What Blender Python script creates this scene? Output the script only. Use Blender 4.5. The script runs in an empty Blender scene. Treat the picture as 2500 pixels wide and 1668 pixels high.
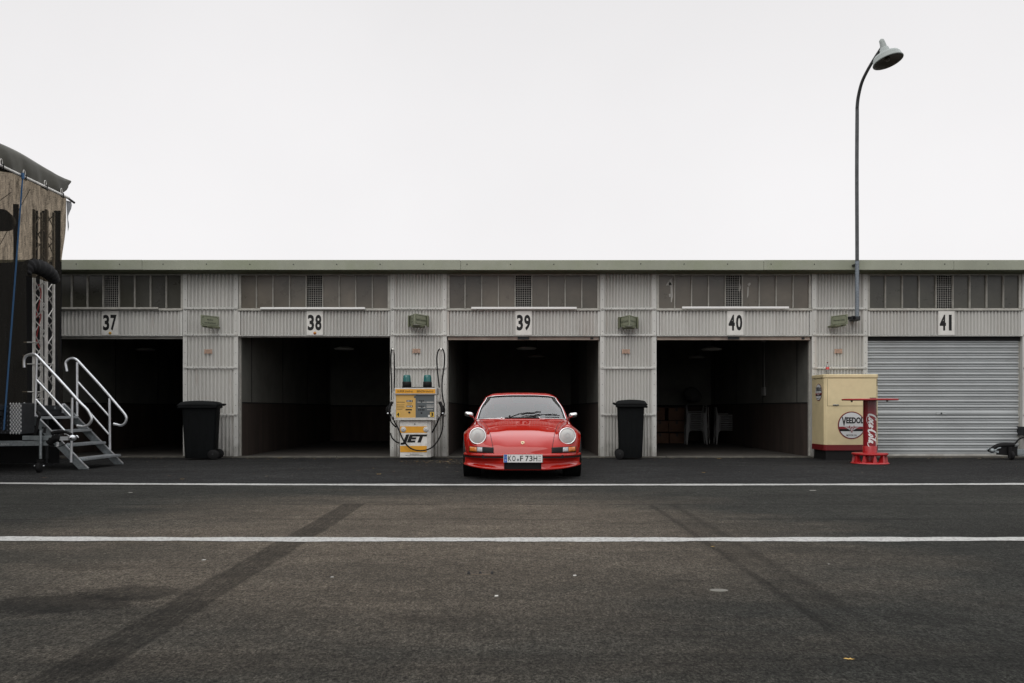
import bpy, math, random
import numpy as np
from mathutils import Vector, Matrix
random.seed(7)
R = math.radians
PI = math.pi
scene = bpy.context.scene
COL = scene.collection
H = 0.96                       # eye height, metres
F = 2000.0                     # focal length in photo pixels

def P(px, py, d):              # a point seen at photo pixel (px, py), d metres away from the viewer's plane
    return ((px - 1250.0) / F * d, d, H + (1000.0 - py) / F * d)
def Xp(px, d): return (px - 1250.0) / F * d
def Zp(py, d): return H + (1000.0 - py) / F * d

# ------------------------------------------------------------------ materials
MATS = {}
def newmat(name):
    m = bpy.data.materials.new(name); m.use_nodes = True
    nt = m.node_tree
    b = nt.nodes['Principled BSDF']
    return m, nt, b
def pbr(name, col, rough=0.6, metal=0.0, noise=None, nscale=6.0, bump=0.0, bscale=60.0, coat=0.0, spec=None,
        streak=False, alpha=None, trans=0.0, ior=None, tint=None, tlo=0.45, thi=0.7, emis=None):
    """plain procedural material; noise = strength of tone variation, tint = second colour for stains"""
    if name in MATS: return MATS[name]
    m, nt, b = newmat(name)
    N, L = nt.nodes, nt.links
    c = (*col, 1.0)
    b.inputs['Base Color'].default_value = c
    b.inputs['Roughness'].default_value = rough
    b.inputs['Metallic'].default_value = metal
    if spec is not None: b.inputs['Specular IOR Level'].default_value = spec
    if coat:
        b.inputs['Coat Weight'].default_value = coat; b.inputs['Coat Roughness'].default_value = 0.03
    if trans: b.inputs['Transmission Weight'].default_value = trans
    if ior: b.inputs['IOR'].default_value = ior
    tc = N.new('ShaderNodeTexCoord')
    mp = N.new('ShaderNodeMapping'); L.new(tc.outputs['Object'], mp.inputs[0])
    if streak: mp.inputs['Scale'].default_value = (1.0, 1.0, 0.12)
    if noise:
        n = N.new('ShaderNodeTexNoise'); n.inputs['Scale'].default_value = nscale; n.inputs['Detail'].default_value = 6
        n.inputs['Roughness'].default_value = 0.65
        L.new(mp.outputs[0], n.inputs['Vector'])
        mr = N.new('ShaderNodeMapRange'); mr.inputs[1].default_value = 0.3; mr.inputs[2].default_value = 0.7
        mr.inputs[3].default_value = 1.0 - noise; mr.inputs[4].default_value = 1.0 + noise * 0.5
        L.new(n.outputs[0], mr.inputs[0])
        mx = N.new('ShaderNodeMix'); mx.data_type = 'RGBA'; mx.blend_type = 'MULTIPLY'; mx.inputs[0].default_value = 1.0
        mx.inputs[6].default_value = c
        L.new(mr.outputs[0], mx.inputs[7])
        out = mx.outputs[2]
        if tint:
            n2 = N.new('ShaderNodeTexNoise'); n2.inputs['Scale'].default_value = nscale * 0.55; n2.inputs['Detail'].default_value = 8
            n2.inputs['Roughness'].default_value = 0.7
            L.new(mp.outputs[0], n2.inputs['Vector'])
            m2 = N.new('ShaderNodeMapRange'); m2.inputs[1].default_value = tlo; m2.inputs[2].default_value = thi
            L.new(n2.outputs[0], m2.inputs[0])
            mx2 = N.new('ShaderNodeMix'); mx2.data_type = 'RGBA'
            mx2.inputs[7].default_value = (*tint, 1)
            L.new(m2.outputs[0], mx2.inputs[0]); L.new(out, mx2.inputs[6]); out = mx2.outputs[2]
        L.new(out, b.inputs['Base Color'])
        r2 = N.new('ShaderNodeMapRange'); r2.inputs[3].default_value = max(0, rough - 0.08); r2.inputs[4].default_value = min(1, rough + 0.1)
        L.new(n.outputs[0], r2.inputs[0]); L.new(r2.outputs[0], b.inputs['Roughness'])
    if bump:
        n3 = N.new('ShaderNodeTexNoise'); n3.inputs['Scale'].default_value = bscale; n3.inputs['Detail'].default_value = 4
        L.new(tc.outputs['Object'], n3.inputs['Vector'])
        bm = N.new('ShaderNodeBump'); bm.inputs['Strength'].default_value = bump; bm.inputs['Distance'].default_value = 0.01
        L.new(n3.outputs[0], bm.inputs['Height']); L.new(bm.outputs[0], b.inputs['Normal'])
    MATS[name] = m
    return m
def thin_glass(name, tint, refl=0.12, rough=0.02, blend=0.0):
    """single-sheet glass: tinted see-through with Fresnel reflection; blend adds a dusty film"""
    m, nt, b = newmat(name)
    N, L = nt.nodes, nt.links
    tr = N.new('ShaderNodeBsdfTransparent'); tr.inputs[0].default_value = (*tint, 1)
    gl = N.new('ShaderNodeBsdfGlossy'); gl.inputs['Roughness'].default_value = rough
    fr = N.new('ShaderNodeFresnel'); fr.inputs[0].default_value = 1.0 + refl * 5
    mx = N.new('ShaderNodeMixShader'); L.new(fr.outputs[0], mx.inputs[0]); L.new(tr.outputs[0], mx.inputs[1]); L.new(gl.outputs[0], mx.inputs[2])
    last = mx
    if blend:
        df = N.new('ShaderNodeBsdfDiffuse'); df.inputs[0].default_value = (0.72, 0.72, 0.70, 1)
        m2 = N.new('ShaderNodeMixShader'); m2.inputs[0].default_value = blend
        L.new(mx.outputs[0], m2.inputs[1]); L.new(df.outputs[0], m2.inputs[2]); last = m2
    L.new(last.outputs[0], N['Material Output'].inputs[0])
    return m

def per_object(m, lo, hi):
    nt = m.node_tree; b = nt.nodes['Principled BSDF']; l = b.inputs['Base Color'].links[0]; src = l.from_socket
    oi = nt.nodes.new('ShaderNodeObjectInfo'); r = nt.nodes.new('ShaderNodeMapRange'); r.inputs[3].default_value = lo; r.inputs[4].default_value = hi
    nt.links.new(oi.outputs['Random'], r.inputs[0]); mx = nt.nodes.new('ShaderNodeMix'); mx.data_type = 'RGBA'; mx.blend_type = 'MULTIPLY'; mx.inputs[0].default_value = 1
    nt.links.new(src, mx.inputs[6]); nt.links.new(r.outputs[0], mx.inputs[7]); nt.links.new(mx.outputs[2], b.inputs['Base Color'])
corr = pbr('corrugated_paint', (0.535, 0.53, 0.50), 0.55, noise=0.10, nscale=2.0, streak=True, tint=(0.42, 0.38, 0.34), tlo=0.56, thi=0.86)
flatpaint = pbr('flat_grey_paint', (0.56, 0.56, 0.53), 0.6, noise=0.2, nscale=4, streak=True, tint=(0.30, 0.21, 0.15), tlo=0.58, thi=0.85)
frame_m = pbr('window_frame_paint', (0.42, 0.41, 0.37), 0.6, noise=0.3, nscale=8)
pane_dk = pbr('dark_window_glass', (0.060, 0.058, 0.045), 0.28, noise=0.35, nscale=1.6, tint=(0.035, 0.035, 0.03), tlo=0.5, thi=0.8)
pane_m = pbr('dirty_window_glass', (0.125, 0.108, 0.085), 0.28, noise=0.35, nscale=1.6, tint=(0.08, 0.075, 0.06), tlo=0.5, thi=0.8)
per_object(pane_m, 0.72, 1.22); per_object(pane_dk, 0.7, 1.3); per_object(corr, 0.90, 1.05)
def weather(m):
    """rust-brown runs down the sheet and splashed dirt along its foot"""
    nt = m.node_tree; N, L = nt.nodes, nt.links; b = N['Principled BSDF']; src = b.inputs['Base Color'].links[0].from_socket
    tc = N.new('ShaderNodeTexCoord'); mp = N.new('ShaderNodeMapping'); mp.inputs['Scale'].default_value = (9, 1, 0.55); L.new(tc.outputs['Object'], mp.inputs[0])
    n = N.new('ShaderNodeTexNoise'); n.inputs['Scale'].default_value = 1.6; n.inputs['Detail'].default_value = 6; n.inputs['Roughness'].default_value = 0.6; L.new(mp.outputs[0], n.inputs['Vector'])
    r = N.new('ShaderNodeMapRange'); r.inputs[1].default_value = 0.60; r.inputs[2].default_value = 0.78; r.inputs[4].default_value = 0.6; L.new(n.outputs[0], r.inputs[0])
    mx = N.new('ShaderNodeMix'); mx.data_type = 'RGBA'; L.new(r.outputs[0], mx.inputs[0]); L.new(src, mx.inputs[6]); mx.inputs[7].default_value = (0.27, 0.20, 0.15, 1)
    sp = N.new('ShaderNodeSeparateXYZ'); L.new(tc.outputs['Object'], sp.inputs[0])
    n2 = N.new('ShaderNodeTexNoise'); n2.inputs['Scale'].default_value = 7; n2.inputs['Detail'].default_value = 6; L.new(tc.outputs['Object'], n2.inputs['Vector'])
    a = N.new('ShaderNodeMath'); a.operation = 'MULTIPLY_ADD'; L.new(n2.outputs[0], a.inputs[0]); a.inputs[1].default_value = 0.7; L.new(sp.outputs[2], a.inputs[2])
    r2 = N.new('ShaderNodeMapRange'); r2.inputs[1].default_value = 0.32; r2.inputs[2].default_value = 0.75; r2.inputs[3].default_value = 0.6; r2.inputs[4].default_value = 0.0; L.new(a.outputs[0], r2.inputs[0])
    m2 = N.new('ShaderNodeMix'); m2.data_type = 'RGBA'; L.new(r2.outputs[0], m2.inputs[0]); L.new(mx.outputs[2], m2.inputs[6]); m2.inputs[7].default_value = (0.15, 0.14, 0.12, 1)
    L.new(m2.outputs[2], b.inputs['Base Color'])
weather(corr); weather(flatpaint)
dark_void = pbr('dark_backing', (0.012, 0.012, 0.012), 0.9)
wire_m = pbr('screen_wire', (0.42, 0.41, 0.38), 0.6)
sage = pbr('sage_fascia_paint', (0.295, 0.31, 0.245), 0.55, noise=0.15, nscale=1.2, tint=(0.235, 0.26, 0.175), tlo=0.5, thi=0.72)
sage_dark = pbr('olive_gutter_paint', (0.13, 0.14, 0.085), 0.7, noise=0.25, nscale=3)
roofing = pbr('roofing', (0.12, 0.12, 0.11), 0.9, noise=0.3, nscale=1)
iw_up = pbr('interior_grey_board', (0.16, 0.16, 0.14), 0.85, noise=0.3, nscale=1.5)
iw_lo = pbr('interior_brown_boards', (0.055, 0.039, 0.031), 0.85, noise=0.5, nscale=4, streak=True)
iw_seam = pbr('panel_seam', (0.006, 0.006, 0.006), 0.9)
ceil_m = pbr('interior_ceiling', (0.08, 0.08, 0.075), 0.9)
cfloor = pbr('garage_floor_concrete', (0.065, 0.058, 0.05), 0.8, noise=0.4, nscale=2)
thresh = pbr('threshold_concrete', (0.10, 0.095, 0.08), 0.85, noise=0.5, nscale=5, bump=0.4, bscale=30)
rail_m = pbr('door_rail_primer', (0.52, 0.43, 0.36), 0.6, noise=0.35, nscale=4)
shutter_m = pbr('shutter_galvanised', (0.40, 0.42, 0.425), 0.45, metal=0.2, noise=0.10, nscale=1.4, tint=(0.33, 0.34, 0.34), tlo=0.5, thi=0.8)
white_enamel = pbr('white_sign_enamel', (0.68, 0.67, 0.63), 0.45, noise=0.15, nscale=9)
black_paint = pbr('black_lettering', (0.012, 0.012, 0.012), 0.55, spec=0.25)
sign_green = pbr('green_sign_enamel', (0.24, 0.26, 0.18), 0.4, noise=0.15, nscale=8)
sign_dark = pbr('dark_green_line', (0.03, 0.04, 0.02), 0.5)
bronze = pbr('notice_plate_copper', (0.46, 0.31, 0.23), 0.5, noise=0.4, nscale=40)
galv = pbr('galvanised_steel', (0.27, 0.30, 0.31), 0.42, metal=0.6, noise=0.35, nscale=25)
alu = pbr('aluminium_tube', (0.68, 0.70, 0.72), 0.33, metal=0.8, noise=0.15, nscale=12)
alu_matt = pbr('aluminium_truss', (0.62, 0.61, 0.58), 0.5, metal=0.45, noise=0.25, nscale=10)
dark_steel = pbr('dark_steel', (0.035, 0.037, 0.04), 0.5, metal=0.5, noise=0.4, nscale=14)
pole_m = pbr('lamp_pole_steel', (0.075, 0.08, 0.083), 0.55, metal=0.3, noise=0.4, nscale=12)
pole_galv = pbr('lamp_pole_zinc', (0.20, 0.23, 0.26), 0.5, metal=0.4, noise=0.5, nscale=30)
shade_m = pbr('lamp_shade_enamel', (0.27, 0.30, 0.288), 0.5)
shade_in = pbr('lamp_shade_inside', (0.10, 0.09, 0.075), 0.5)
rubber = pbr('black_rubber', (0.009, 0.009, 0.0095), 0.7, spec=0.2, noise=0.3, nscale=30)
bin_m = pbr('bin_plastic', (0.0045, 0.0055, 0.006), 0.75, spec=0.12, noise=0.3, nscale=9, bump=0.15, bscale=90)
bin_lid_m = pbr('bin_lid_plastic', (0.0055, 0.0065, 0.007), 0.7, spec=0.15, noise=0.3, nscale=9)
tube_m = pbr('white_tube_cover', (0.80, 0.80, 0.78), 0.4)

# ------------------------------------------------------------------ mesh builder
class MB:
    def __init__(s): s.v = []; s.f = []; s.m = []; s.sm = []
    def add(s, vs, fs, mi=0, smooth=False):
        o = len(s.v); s.v += [tuple(map(float, p)) for p in vs]
        for f in fs: s.f.append(tuple(i + o for i in f)); s.m.append(mi); s.sm.append(smooth)
        return s
    def box(s, x0, x1, y0, y1, z0, z1, mi=0):
        vs = [(x0,y0,z0),(x1,y0,z0),(x1,y1,z0),(x0,y1,z0),(x0,y0,z1),(x1,y0,z1),(x1,y1,z1),(x0,y1,z1)]
        return s.add(vs, [(0,3,2,1),(4,5,6,7),(0,1,5,4),(1,2,6,5),(2,3,7,6),(3,0,4,7)], mi)
    def hexa(s, lo, hi, mi=0):      # four bottom and four top corners
        return s.add(list(lo) + list(hi), [(0,3,2,1),(4,5,6,7),(0,1,5,4),(1,2,6,5),(2,3,7,6),(3,0,4,7)], mi)
    def grid(s, pts, mi=0, smooth=True, close_u=False, flip=False):
        n, m = len(pts), len(pts[0]); vs = [p for r in pts for p in r]; fs = []
        for i in range(n - 1):
            for j in range(m if close_u else m - 1):
                k = (j + 1) % m
                q = (i*m+j, i*m+k, (i+1)*m+k, (i+1)*m+j)
                fs.append(q[::-1] if flip else q)
        return s.add(vs, fs, mi, smooth)
    def tube(s, pts, r, n=10, mi=0, caps=True, smooth=True):
        pts = [Vector(p) for p in pts]; rings = []
        rs = r if isinstance(r, (list, tuple)) else [r] * len(pts)
        up = None
        for i, p in enumerate(pts):
            a = pts[max(i-1, 0)]; b = pts[min(i+1, len(pts)-1)]
            t = (b - a).normalized()
            if up is None:
                up = Vector((0,0,1)) if abs(t.z) < 0.9 else Vector((0,1,0))
            u = t.cross(up)
            if u.length < 1e-4: u = t.cross(Vector((1,0,0)))
            u.normalize(); w = u.cross(t).normalized(); up = w
            rings.append([tuple(p + (u*math.cos(2*PI*k/n) + w*math.sin(2*PI*k/n)) * rs[i]) for k in range(n)])
        s.grid(rings, mi, smooth, close_u=True)
        if caps:
            s.add(rings[0], [tuple(range(n))], mi); s.add(rings[-1], [tuple(range(n))[::-1]], mi)
        return s
    def bar(s, a, b, w, h=None, mi=0):    # rectangular bar between two points
        h = h or w
        a, b = Vector(a), Vector(b); t = (b-a).normalized()
        up = Vector((0,0,1)) if abs(t.z) < 0.95 else Vector((0,1,0))
        u = t.cross(up).normalized(); v = u.cross(t).normalized()
        q = [(-w/2,-h/2),(w/2,-h/2),(w/2,h/2),(-w/2,h/2)]
        return s.hexa([tuple(a+u*i+v*j) for i,j in q], [tuple(b+u*i+v*j) for i,j in q], mi)
    def lathe(s, prof, c=(0,0,0), axis=(0,0,1), n=28, mi=0, smooth=True):
        ax = Vector(axis).normalized(); c = Vector(c)
        u = ax.cross(Vector((0,1,0)) if abs(ax.y) < 0.9 else Vector((1,0,0))).normalized(); w = ax.cross(u)
        rings = [[tuple(c + ax*h + (u*math.cos(2*PI*k/n) + w*math.sin(2*PI*k/n))*max(r, 1e-4)) for k in range(n)] for r, h in prof]
        return s.grid(rings, mi, smooth, close_u=True)
    def prism(s, poly, depth, origin, ux, uy, nz, mi=0):   # polygon in a plane, extruded along nz by depth
        o, ux, uy, nz = map(Vector, (origin, ux, uy, nz)); n = len(poly)
        A = [tuple(o + ux*a + uy*b) for a, b in poly]; B = [tuple(Vector(p) + nz*depth) for p in A]
        fs = [tuple(range(n)), tuple(range(n, 2*n))[::-1]] + [(i, (i+1) % n, (i+1) % n + n, i+n) for i in range(n)]
        return s.add(A + B, fs, mi)
    def build(s, name, mats, parent=None, world=True, bevel=0, fixn=True, seg=1):
        me = bpy.data.meshes.new(name)
        off = OFF.get(parent.name if parent else None, (0,0,0)) if world else (0,0,0)
        me.from_pydata([(x-off[0], y-off[1], z-off[2]) for x, y, z in s.v], [], s.f)
        if not isinstance(mats, (list, tuple)): mats = [mats]
        for m in mats: me.materials.append(m)
        me.polygons.foreach_set('material_index', s.m)
        me.polygons.foreach_set('use_smooth', s.sm)
        if fixn:
            import bmesh
            bm = bmesh.new(); bm.from_mesh(me)
            bmesh.ops.recalc_face_normals(bm, faces=bm.faces); bm.to_mesh(me); bm.free()
        me.update()
        o = bpy.data.objects.new(name, me); COL.objects.link(o)
        if parent: o.parent = parent; OFF[o.name] = off
        if bevel:
            b = o.modifiers.new('bevel', 'BEVEL'); b.width = bevel; b.segments = seg; b.limit_method = 'ANGLE'; b.harden_normals = False
        return o
OFF = {}
def tag(o, label=None, cat=None, group=None, kind=None):
    if label: o['label'] = label
    if cat: o['category'] = cat
    if group: o['group'] = group
    if kind: o['kind'] = kind
    return o
def thing(name, loc, label, cat, group=None):
    o = bpy.data.objects.new(name, None); COL.objects.link(o); o.location = loc; OFF[o.name] = tuple(loc)
    o.empty_display_size = 0.2
    return tag(o, label, cat, group)
def copy_tree(o, parent=None):
    c = o.copy(); COL.objects.link(c); c.parent = parent
    for ch in list(o.children): copy_tree(ch, c)
    return c
TXT = {}
def text_geo(body, bold=0.0, shear=0.0):
    """flat outline of some writing as verts and faces, x from 0 to its width, cap height about 0.7"""
    k = (body, bold, shear)
    if k in TXT: return TXT[k]
    cu = bpy.data.curves.new('t', 'FONT'); cu.body = body; cu.offset = bold; cu.shear = shear; cu.resolution_u = 3; cu.fill_mode = 'FRONT'
    o = bpy.data.objects.new('t', cu); COL.objects.link(o)
    dg = bpy.context.evaluated_depsgraph_get(); dg.update()
    me = bpy.data.meshes.new_from_object(o.evaluated_get(dg))
    vs = [tuple(v.co) for v in me.vertices]; fs = [tuple(p.vertices) for p in me.polygons]
    bpy.data.objects.remove(o); bpy.data.curves.remove(cu); bpy.data.meshes.remove(me)
    xs = [v[0] for v in vs]; ys = [v[1] for v in vs]
    TXT[k] = (vs, fs, min(xs), max(xs), min(ys), max(ys))
    return TXT[k]
def put_text(mb, body, o, ux, uy, w, h, mi=0, bold=0.0, shear=0.0, lift=None):
    """writing stretched to w x h, lower left corner at o, along unit vectors ux, uy"""
    vs, fs, x0, x1, y0, y1 = text_geo(body, bold, shear)
    o, ux, uy = Vector(o), Vector(ux).normalized(), Vector(uy).normalized()
    n = ux.cross(uy)
    if lift: o = o + n * lift
    mb.add([tuple(o + ux*((v[0]-x0)/(x1-x0)*w) + uy*((v[1]-y0)/(y1-y0)*h)) for v in vs], fs, mi)
def smooth_path(pts, n=8):
    """Catmull-Rom through points"""
    pts = [Vector(p) for p in pts]; out = []
    for i in range(len(pts)-1):
        p0, p1, p2, p3 = pts[max(i-1,0)], pts[i], pts[i+1], pts[min(i+2, len(pts)-1)]
        for k in range(n):
            t = k/n
            out.append(0.5*((2*p1) + (p2-p0)*t + (2*p0-5*p1+4*p2-p3)*t*t + (3*p1-p0-3*p2+p3)*t**3))
    out.append(pts[-1]); return out
XA, YA, ZA = (1,0,0), (0,1,0), (0,0,1)

# ------------------------------------------------------------------ sky, light, camera
SUN_EL, SUN_ROT = R(50), R(200)
w = bpy.data.worlds.new('World'); scene.world = w; w.use_nodes = True
N, L = w.node_tree.nodes, w.node_tree.links
bg = N['Background']; 
sky = N.new('ShaderNodeTexSky'); sky.sky_type = 'NISHITA'; sky.sun_disc = False
sky.sun_elevation = SUN_EL; sky.sun_rotation = SUN_ROT; sky.air_density = 1; sky.dust_density = 4
hs = N.new('ShaderNodeHueSaturation'); hs.inputs['Saturation'].default_value = 0.1; hs.inputs['Value'].default_value = 1.0
L.new(sky.outputs[0], hs.inputs['Color'])
tc = N.new('ShaderNodeTexCoord'); sx = N.new('ShaderNodeSeparateXYZ'); L.new(tc.outputs['Generated'], sx.inputs[0])
cr = N.new('ShaderNodeValToRGB'); L.new(sx.outputs[2], cr.inputs[0])       # overcast: veil of cloud by elevation, brighter overhead
e = cr.color_ramp.elements
e[0].position = 0.0; e[0].color = (9.6, 9.42, 9.5, 1)
e[1].position = 1.0; e[1].color = (11.0, 11.1, 11.4, 1)
for pos, v in ((0.2, 9.5), (0.34, 9.1), (0.45, 8.6), (0.58, 9.0), (0.75, 10.5)):
    q = e.new(pos); q.color = (v, v*0.985, v*0.995, 1)
cn = N.new('ShaderNodeTexNoise'); cn.inputs['Scale'].default_value = 2.2; cn.inputs['Detail'].default_value = 5
L.new(tc.outputs['Generated'], cn.inputs['Vector'])
cm = N.new('ShaderNodeMapRange'); cm.inputs[1].default_value = 0.25; cm.inputs[2].default_value = 0.75; cm.inputs[3].default_value = 0.955; cm.inputs[4].default_value = 1.035; L.new(cn.outputs[0], cm.inputs[0])
ml = N.new('ShaderNodeMix'); ml.data_type = 'RGBA'; ml.blend_type = 'MULTIPLY'; ml.inputs[0].default_value = 1
L.new(cr.outputs[0], ml.inputs[6]); L.new(cm.outputs[0], ml.inputs[7])
mx = N.new('ShaderNodeMix'); mx.data_type = 'RGBA'; mx.inputs[0].default_value = 0.95
L.new(hs.outputs[0], mx.inputs[6]); L.new(ml.outputs[2], mx.inputs[7])
# brighter cloud high behind the garages, out of view, added for the hood reflections
ge = N.new('ShaderNodeMapRange'); ge.inputs[1].default_value = 0.50; ge.inputs[2].default_value = 0.68; ge.interpolation_type = 'SMOOTHSTEP'; L.new(sx.outputs[2], ge.inputs[0])
gy = N.new('ShaderNodeMapRange'); gy.inputs[1].default_value = -0.35; gy.inputs[2].default_value = 0.45; gy.interpolation_type = 'SMOOTHSTEP'; L.new(sx.outputs[1], gy.inputs[0])
gm = N.new('ShaderNodeMath'); gm.operation = 'MULTIPLY'; L.new(ge.outputs[0], gm.inputs[0]); L.new(gy.outputs[0], gm.inputs[1])
gmix = N.new('ShaderNodeMix'); gmix.data_type = 'RGBA'; L.new(gm.outputs[0], gmix.inputs[0]); L.new(mx.outputs[2], gmix.inputs[6]); gmix.inputs[7].default_value = (21.0, 21.3, 21.9, 1)
L.new(gmix.outputs[2], bg.inputs[0]); bg.inputs[1].default_value = 0.10
sl = bpy.data.lights.new('sun', 'SUN'); sl.energy = 1.25; sl.angle = R(55); sl.color = (1.0, 0.975, 0.94)
so = bpy.data.objects.new('sun', sl); COL.objects.link(so)
# sun_rotation r: direction towards the sun is (sin r, cos r) in plan
sd = Vector((math.sin(SUN_ROT)*math.cos(SUN_EL), math.cos(SUN_ROT)*math.cos(SUN_EL), math.sin(SUN_EL)))
so.rotation_euler = sd.to_track_quat('Z', 'Y').to_euler()
cam = bpy.data.cameras.new('camera'); co = bpy.data.objects.new('camera', cam); COL.objects.link(co)
co.location = (0, 0, H); co.rotation_euler = (R(90), 0, 0)
cam.lens = F/2500*36; cam.sensor_width = 36; cam.shift_y = 166/2500; cam.clip_end = 2000; cam.clip_start = 0.05
scene.camera = co
scene.view_settings.view_transform = 'Standard'; scene.view_settings.look = 'None'
scene.view_settings.exposure = 0; scene.view_settings.gamma = 1

# ------------------------------------------------------------------ ground
def ground_mat(name, base, warm, skid):
    m, nt, b = newmat(name); N, L = nt.nodes, nt.links
    tc = N.new('ShaderNodeTexCoord')
    def noise(scale, detail=4, sc=(1,1,1), rough=0.6):
        mp = N.new('ShaderNodeMapping'); mp.inputs['Scale'].default_value = sc; L.new(tc.outputs['Object'], mp.inputs[0])
        n = N.new('ShaderNodeTexNoise'); n.inputs['Scale'].default_value = scale; n.inputs['Detail'].default_value = detail
        n.inputs['Roughness'].default_value = rough
        L.new(mp.outputs[0], n.inputs['Vector']); return n.outputs[0]
    def rng(x, a, b_, c, d):
        r = N.new('ShaderNodeMapRange'); r.inputs[1].default_value = a; r.inputs[2].default_value = b_
        r.inputs[3].default_value = c; r.inputs[4].default_value = d; L.new(x, r.inputs[0]); return r.outputs[0]
    def mul(x, y):
        q = N.new('ShaderNodeMath'); q.operation = 'MULTIPLY'
        for i, z in enumerate((x, y)):
            if isinstance(z, (int, float)): q.inputs[i].default_value = z
            else: L.new(z, q.inputs[i])
        return q.outputs[0]
    def op(o, x, y=None):
        q = N.new('ShaderNodeMath'); q.operation = o
        for i, z in enumerate((x, y)):
            if z is None: continue
            if isinstance(z, (int, float)): q.inputs[i].default_value = z
            else: L.new(z, q.inputs[i])
        return q.outputs[0]
    g1 = rng(noise(80, 4, (1, .62, 1), rough=0.85), 0.36, 0.64, 0.12, 2.2)
    g5 = rng(noise(8, 5, (1, 0.7, 1), rough=0.7), 0.34, 0.66, 0.74, 1.26)
    g2 = rng(noise(30, 5, (1, .62, 1), rough=0.75), 0.35, 0.65, 0.48, 1.6)
    g3 = rng(noise(0.55, 6), 0.35, 0.65, 0.75, 1.2)
    g4 = rng(noise(1.3, 7, (0.35, 0.9, 1), 0.7), 0.35, 0.65, 0.72, 1.25)
    tone = mul(mul(mul(g1, g2), mul(g3, g4)), g5)
    vo = N.new('ShaderNodeTexVoronoi'); vo.inputs['Scale'].default_value = 95; L.new(tc.outputs['Object'], vo.inputs['Vector'])
    st = rng(vo.outputs['Distance'], 0.12, 0.42, 1.5, 0.86)     # pale stone chips in the tar
    tone = mul(tone, st)
    sp = N.new('ShaderNodeSeparateXYZ'); L.new(tc.outputs['Object'], sp.inputs[0])
    x, y = sp.outputs[0], sp.outputs[1]
    if skid:
        def band(cx, hw, soft, y0, y1, dark, wob=0.03):
            nn = noise(0.8, 3, (0.2, 1, 1))
            xx = op('ADD', x, rng(nn, 0, 1, -wob, wob))
            d = op('ABSOLUTE', op('SUBTRACT', xx, cx))
            a = rng(d, hw-soft, hw+soft, 1, 0)
            ya = rng(y, y0, y0+0.7, 0, 1); yb = rng(y, y1-0.02, y1+0.05, 1, 0)
            k = mul(mul(a, ya), yb)
            k = mul(k, rng(noise(14, 6, (3.0, 0.35, 1), 0.75), 0.34, 0.54, 0.5, 1.0))
            return rng(k, 0, 1, 1.0, dark)
        for a in ((-1.60, 0.11, 0.012, 2.3, 8.35, 0.30), (1.40, 0.030, 0.016, 3.0, 8.2, 0.40), (1.62, 0.038, 0.03, 3.4, 8.25, 0.50),
                  (1.51, 0.10, 0.05, 3.4, 7.2, 0.75)):
            tone = mul(tone, band(*a))
        def blob(cx, cy, rx, ry, dark):
            q = N.new('ShaderNodeCombineXYZ')
            L.new(op('DIVIDE', op('SUBTRACT', x, cx), rx), q.inputs[0]); L.new(op('DIVIDE', op('SUBTRACT', y, cy), ry), q.inputs[1])
            ln = N.new('ShaderNodeVectorMath'); ln.operation = 'LENGTH'; L.new(q.outputs[0], ln.inputs[0])
            d = op('ADD', ln.outputs['Value'], rng(noise(7, 8, rough=0.9), 0.2, 0.8, -0.8, 0.8))
            return rng(d, 0.8, 1.2, dark, 1.0)
        for a in ((-2.22, 4.05, 0.36, 0.20, 0.30), (-1.98, 4.28, 0.26, 0.17, 0.32), (-2.6, 5.0, 0.3, 0.12, 0.7), (-0.35, 3.75, 0.25, 0.07, 0.75),
                  (1.9, 3.75, 0.2, 0.12, 0.68), (2.1, 5.6, 0.35, 0.15, 0.72), (0.9, 6.9, 0.3, 0.06, 0.7), (-0.4, 7.9, 0.35, 0.05, 0.7),
                  (-0.1, 3.1, 1.9, 0.14, 0.72), (-1.3, 7.2, 1.2, 0.05, 0.75), (2.9, 7.2, 1.0, 0.07, 0.75)):
            tone = mul(tone, blob(*a))
        # paving joint running across
        jy = op('ADD', y, rng(noise(0.7, 4), 0, 1, -0.06, 0.06))
        jd = op('ABSOLUTE', op('SUBTRACT', jy, 8.30))
        tone = mul(tone, rng(mul(rng(jd, 0.012, 0.05, 1, 0), rng(noise(1.5, 3), 0.35, 0.55, 0.3, 1)), 0, 1, 1.0, 0.5))
        jd2 = op('ABSOLUTE', op('SUBTRACT', jy, 7.16))
        tone = mul(tone, rng(mul(rng(jd2, 0.01, 0.05, 1, 0), rng(noise(1.1, 3), 0.45, 0.6, 0, 1)), 0, 1, 1.0, 0.6))
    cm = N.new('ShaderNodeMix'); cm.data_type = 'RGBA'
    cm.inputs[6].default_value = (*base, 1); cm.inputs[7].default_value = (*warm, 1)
    if skid:      # brown dust at the centre, darker surround is a vignette painted into the colour
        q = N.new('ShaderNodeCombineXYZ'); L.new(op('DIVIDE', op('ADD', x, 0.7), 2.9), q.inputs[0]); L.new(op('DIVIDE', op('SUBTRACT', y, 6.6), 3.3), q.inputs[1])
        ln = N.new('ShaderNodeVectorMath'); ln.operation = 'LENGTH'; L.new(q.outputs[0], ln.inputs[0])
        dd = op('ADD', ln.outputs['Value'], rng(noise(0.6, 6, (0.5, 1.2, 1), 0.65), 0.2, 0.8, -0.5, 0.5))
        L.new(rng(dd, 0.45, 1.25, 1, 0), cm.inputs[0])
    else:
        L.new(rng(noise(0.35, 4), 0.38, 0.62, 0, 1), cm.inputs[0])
    mm = N.new('ShaderNodeMix'); mm.data_type = 'RGBA'; mm.blend_type = 'MULTIPLY'; mm.inputs[0].default_value = 1
    L.new(cm.outputs[2], mm.inputs[6]); L.new(tone, mm.inputs[7]); L.new(mm.outputs[2], b.inputs['Base Color'])
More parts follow.
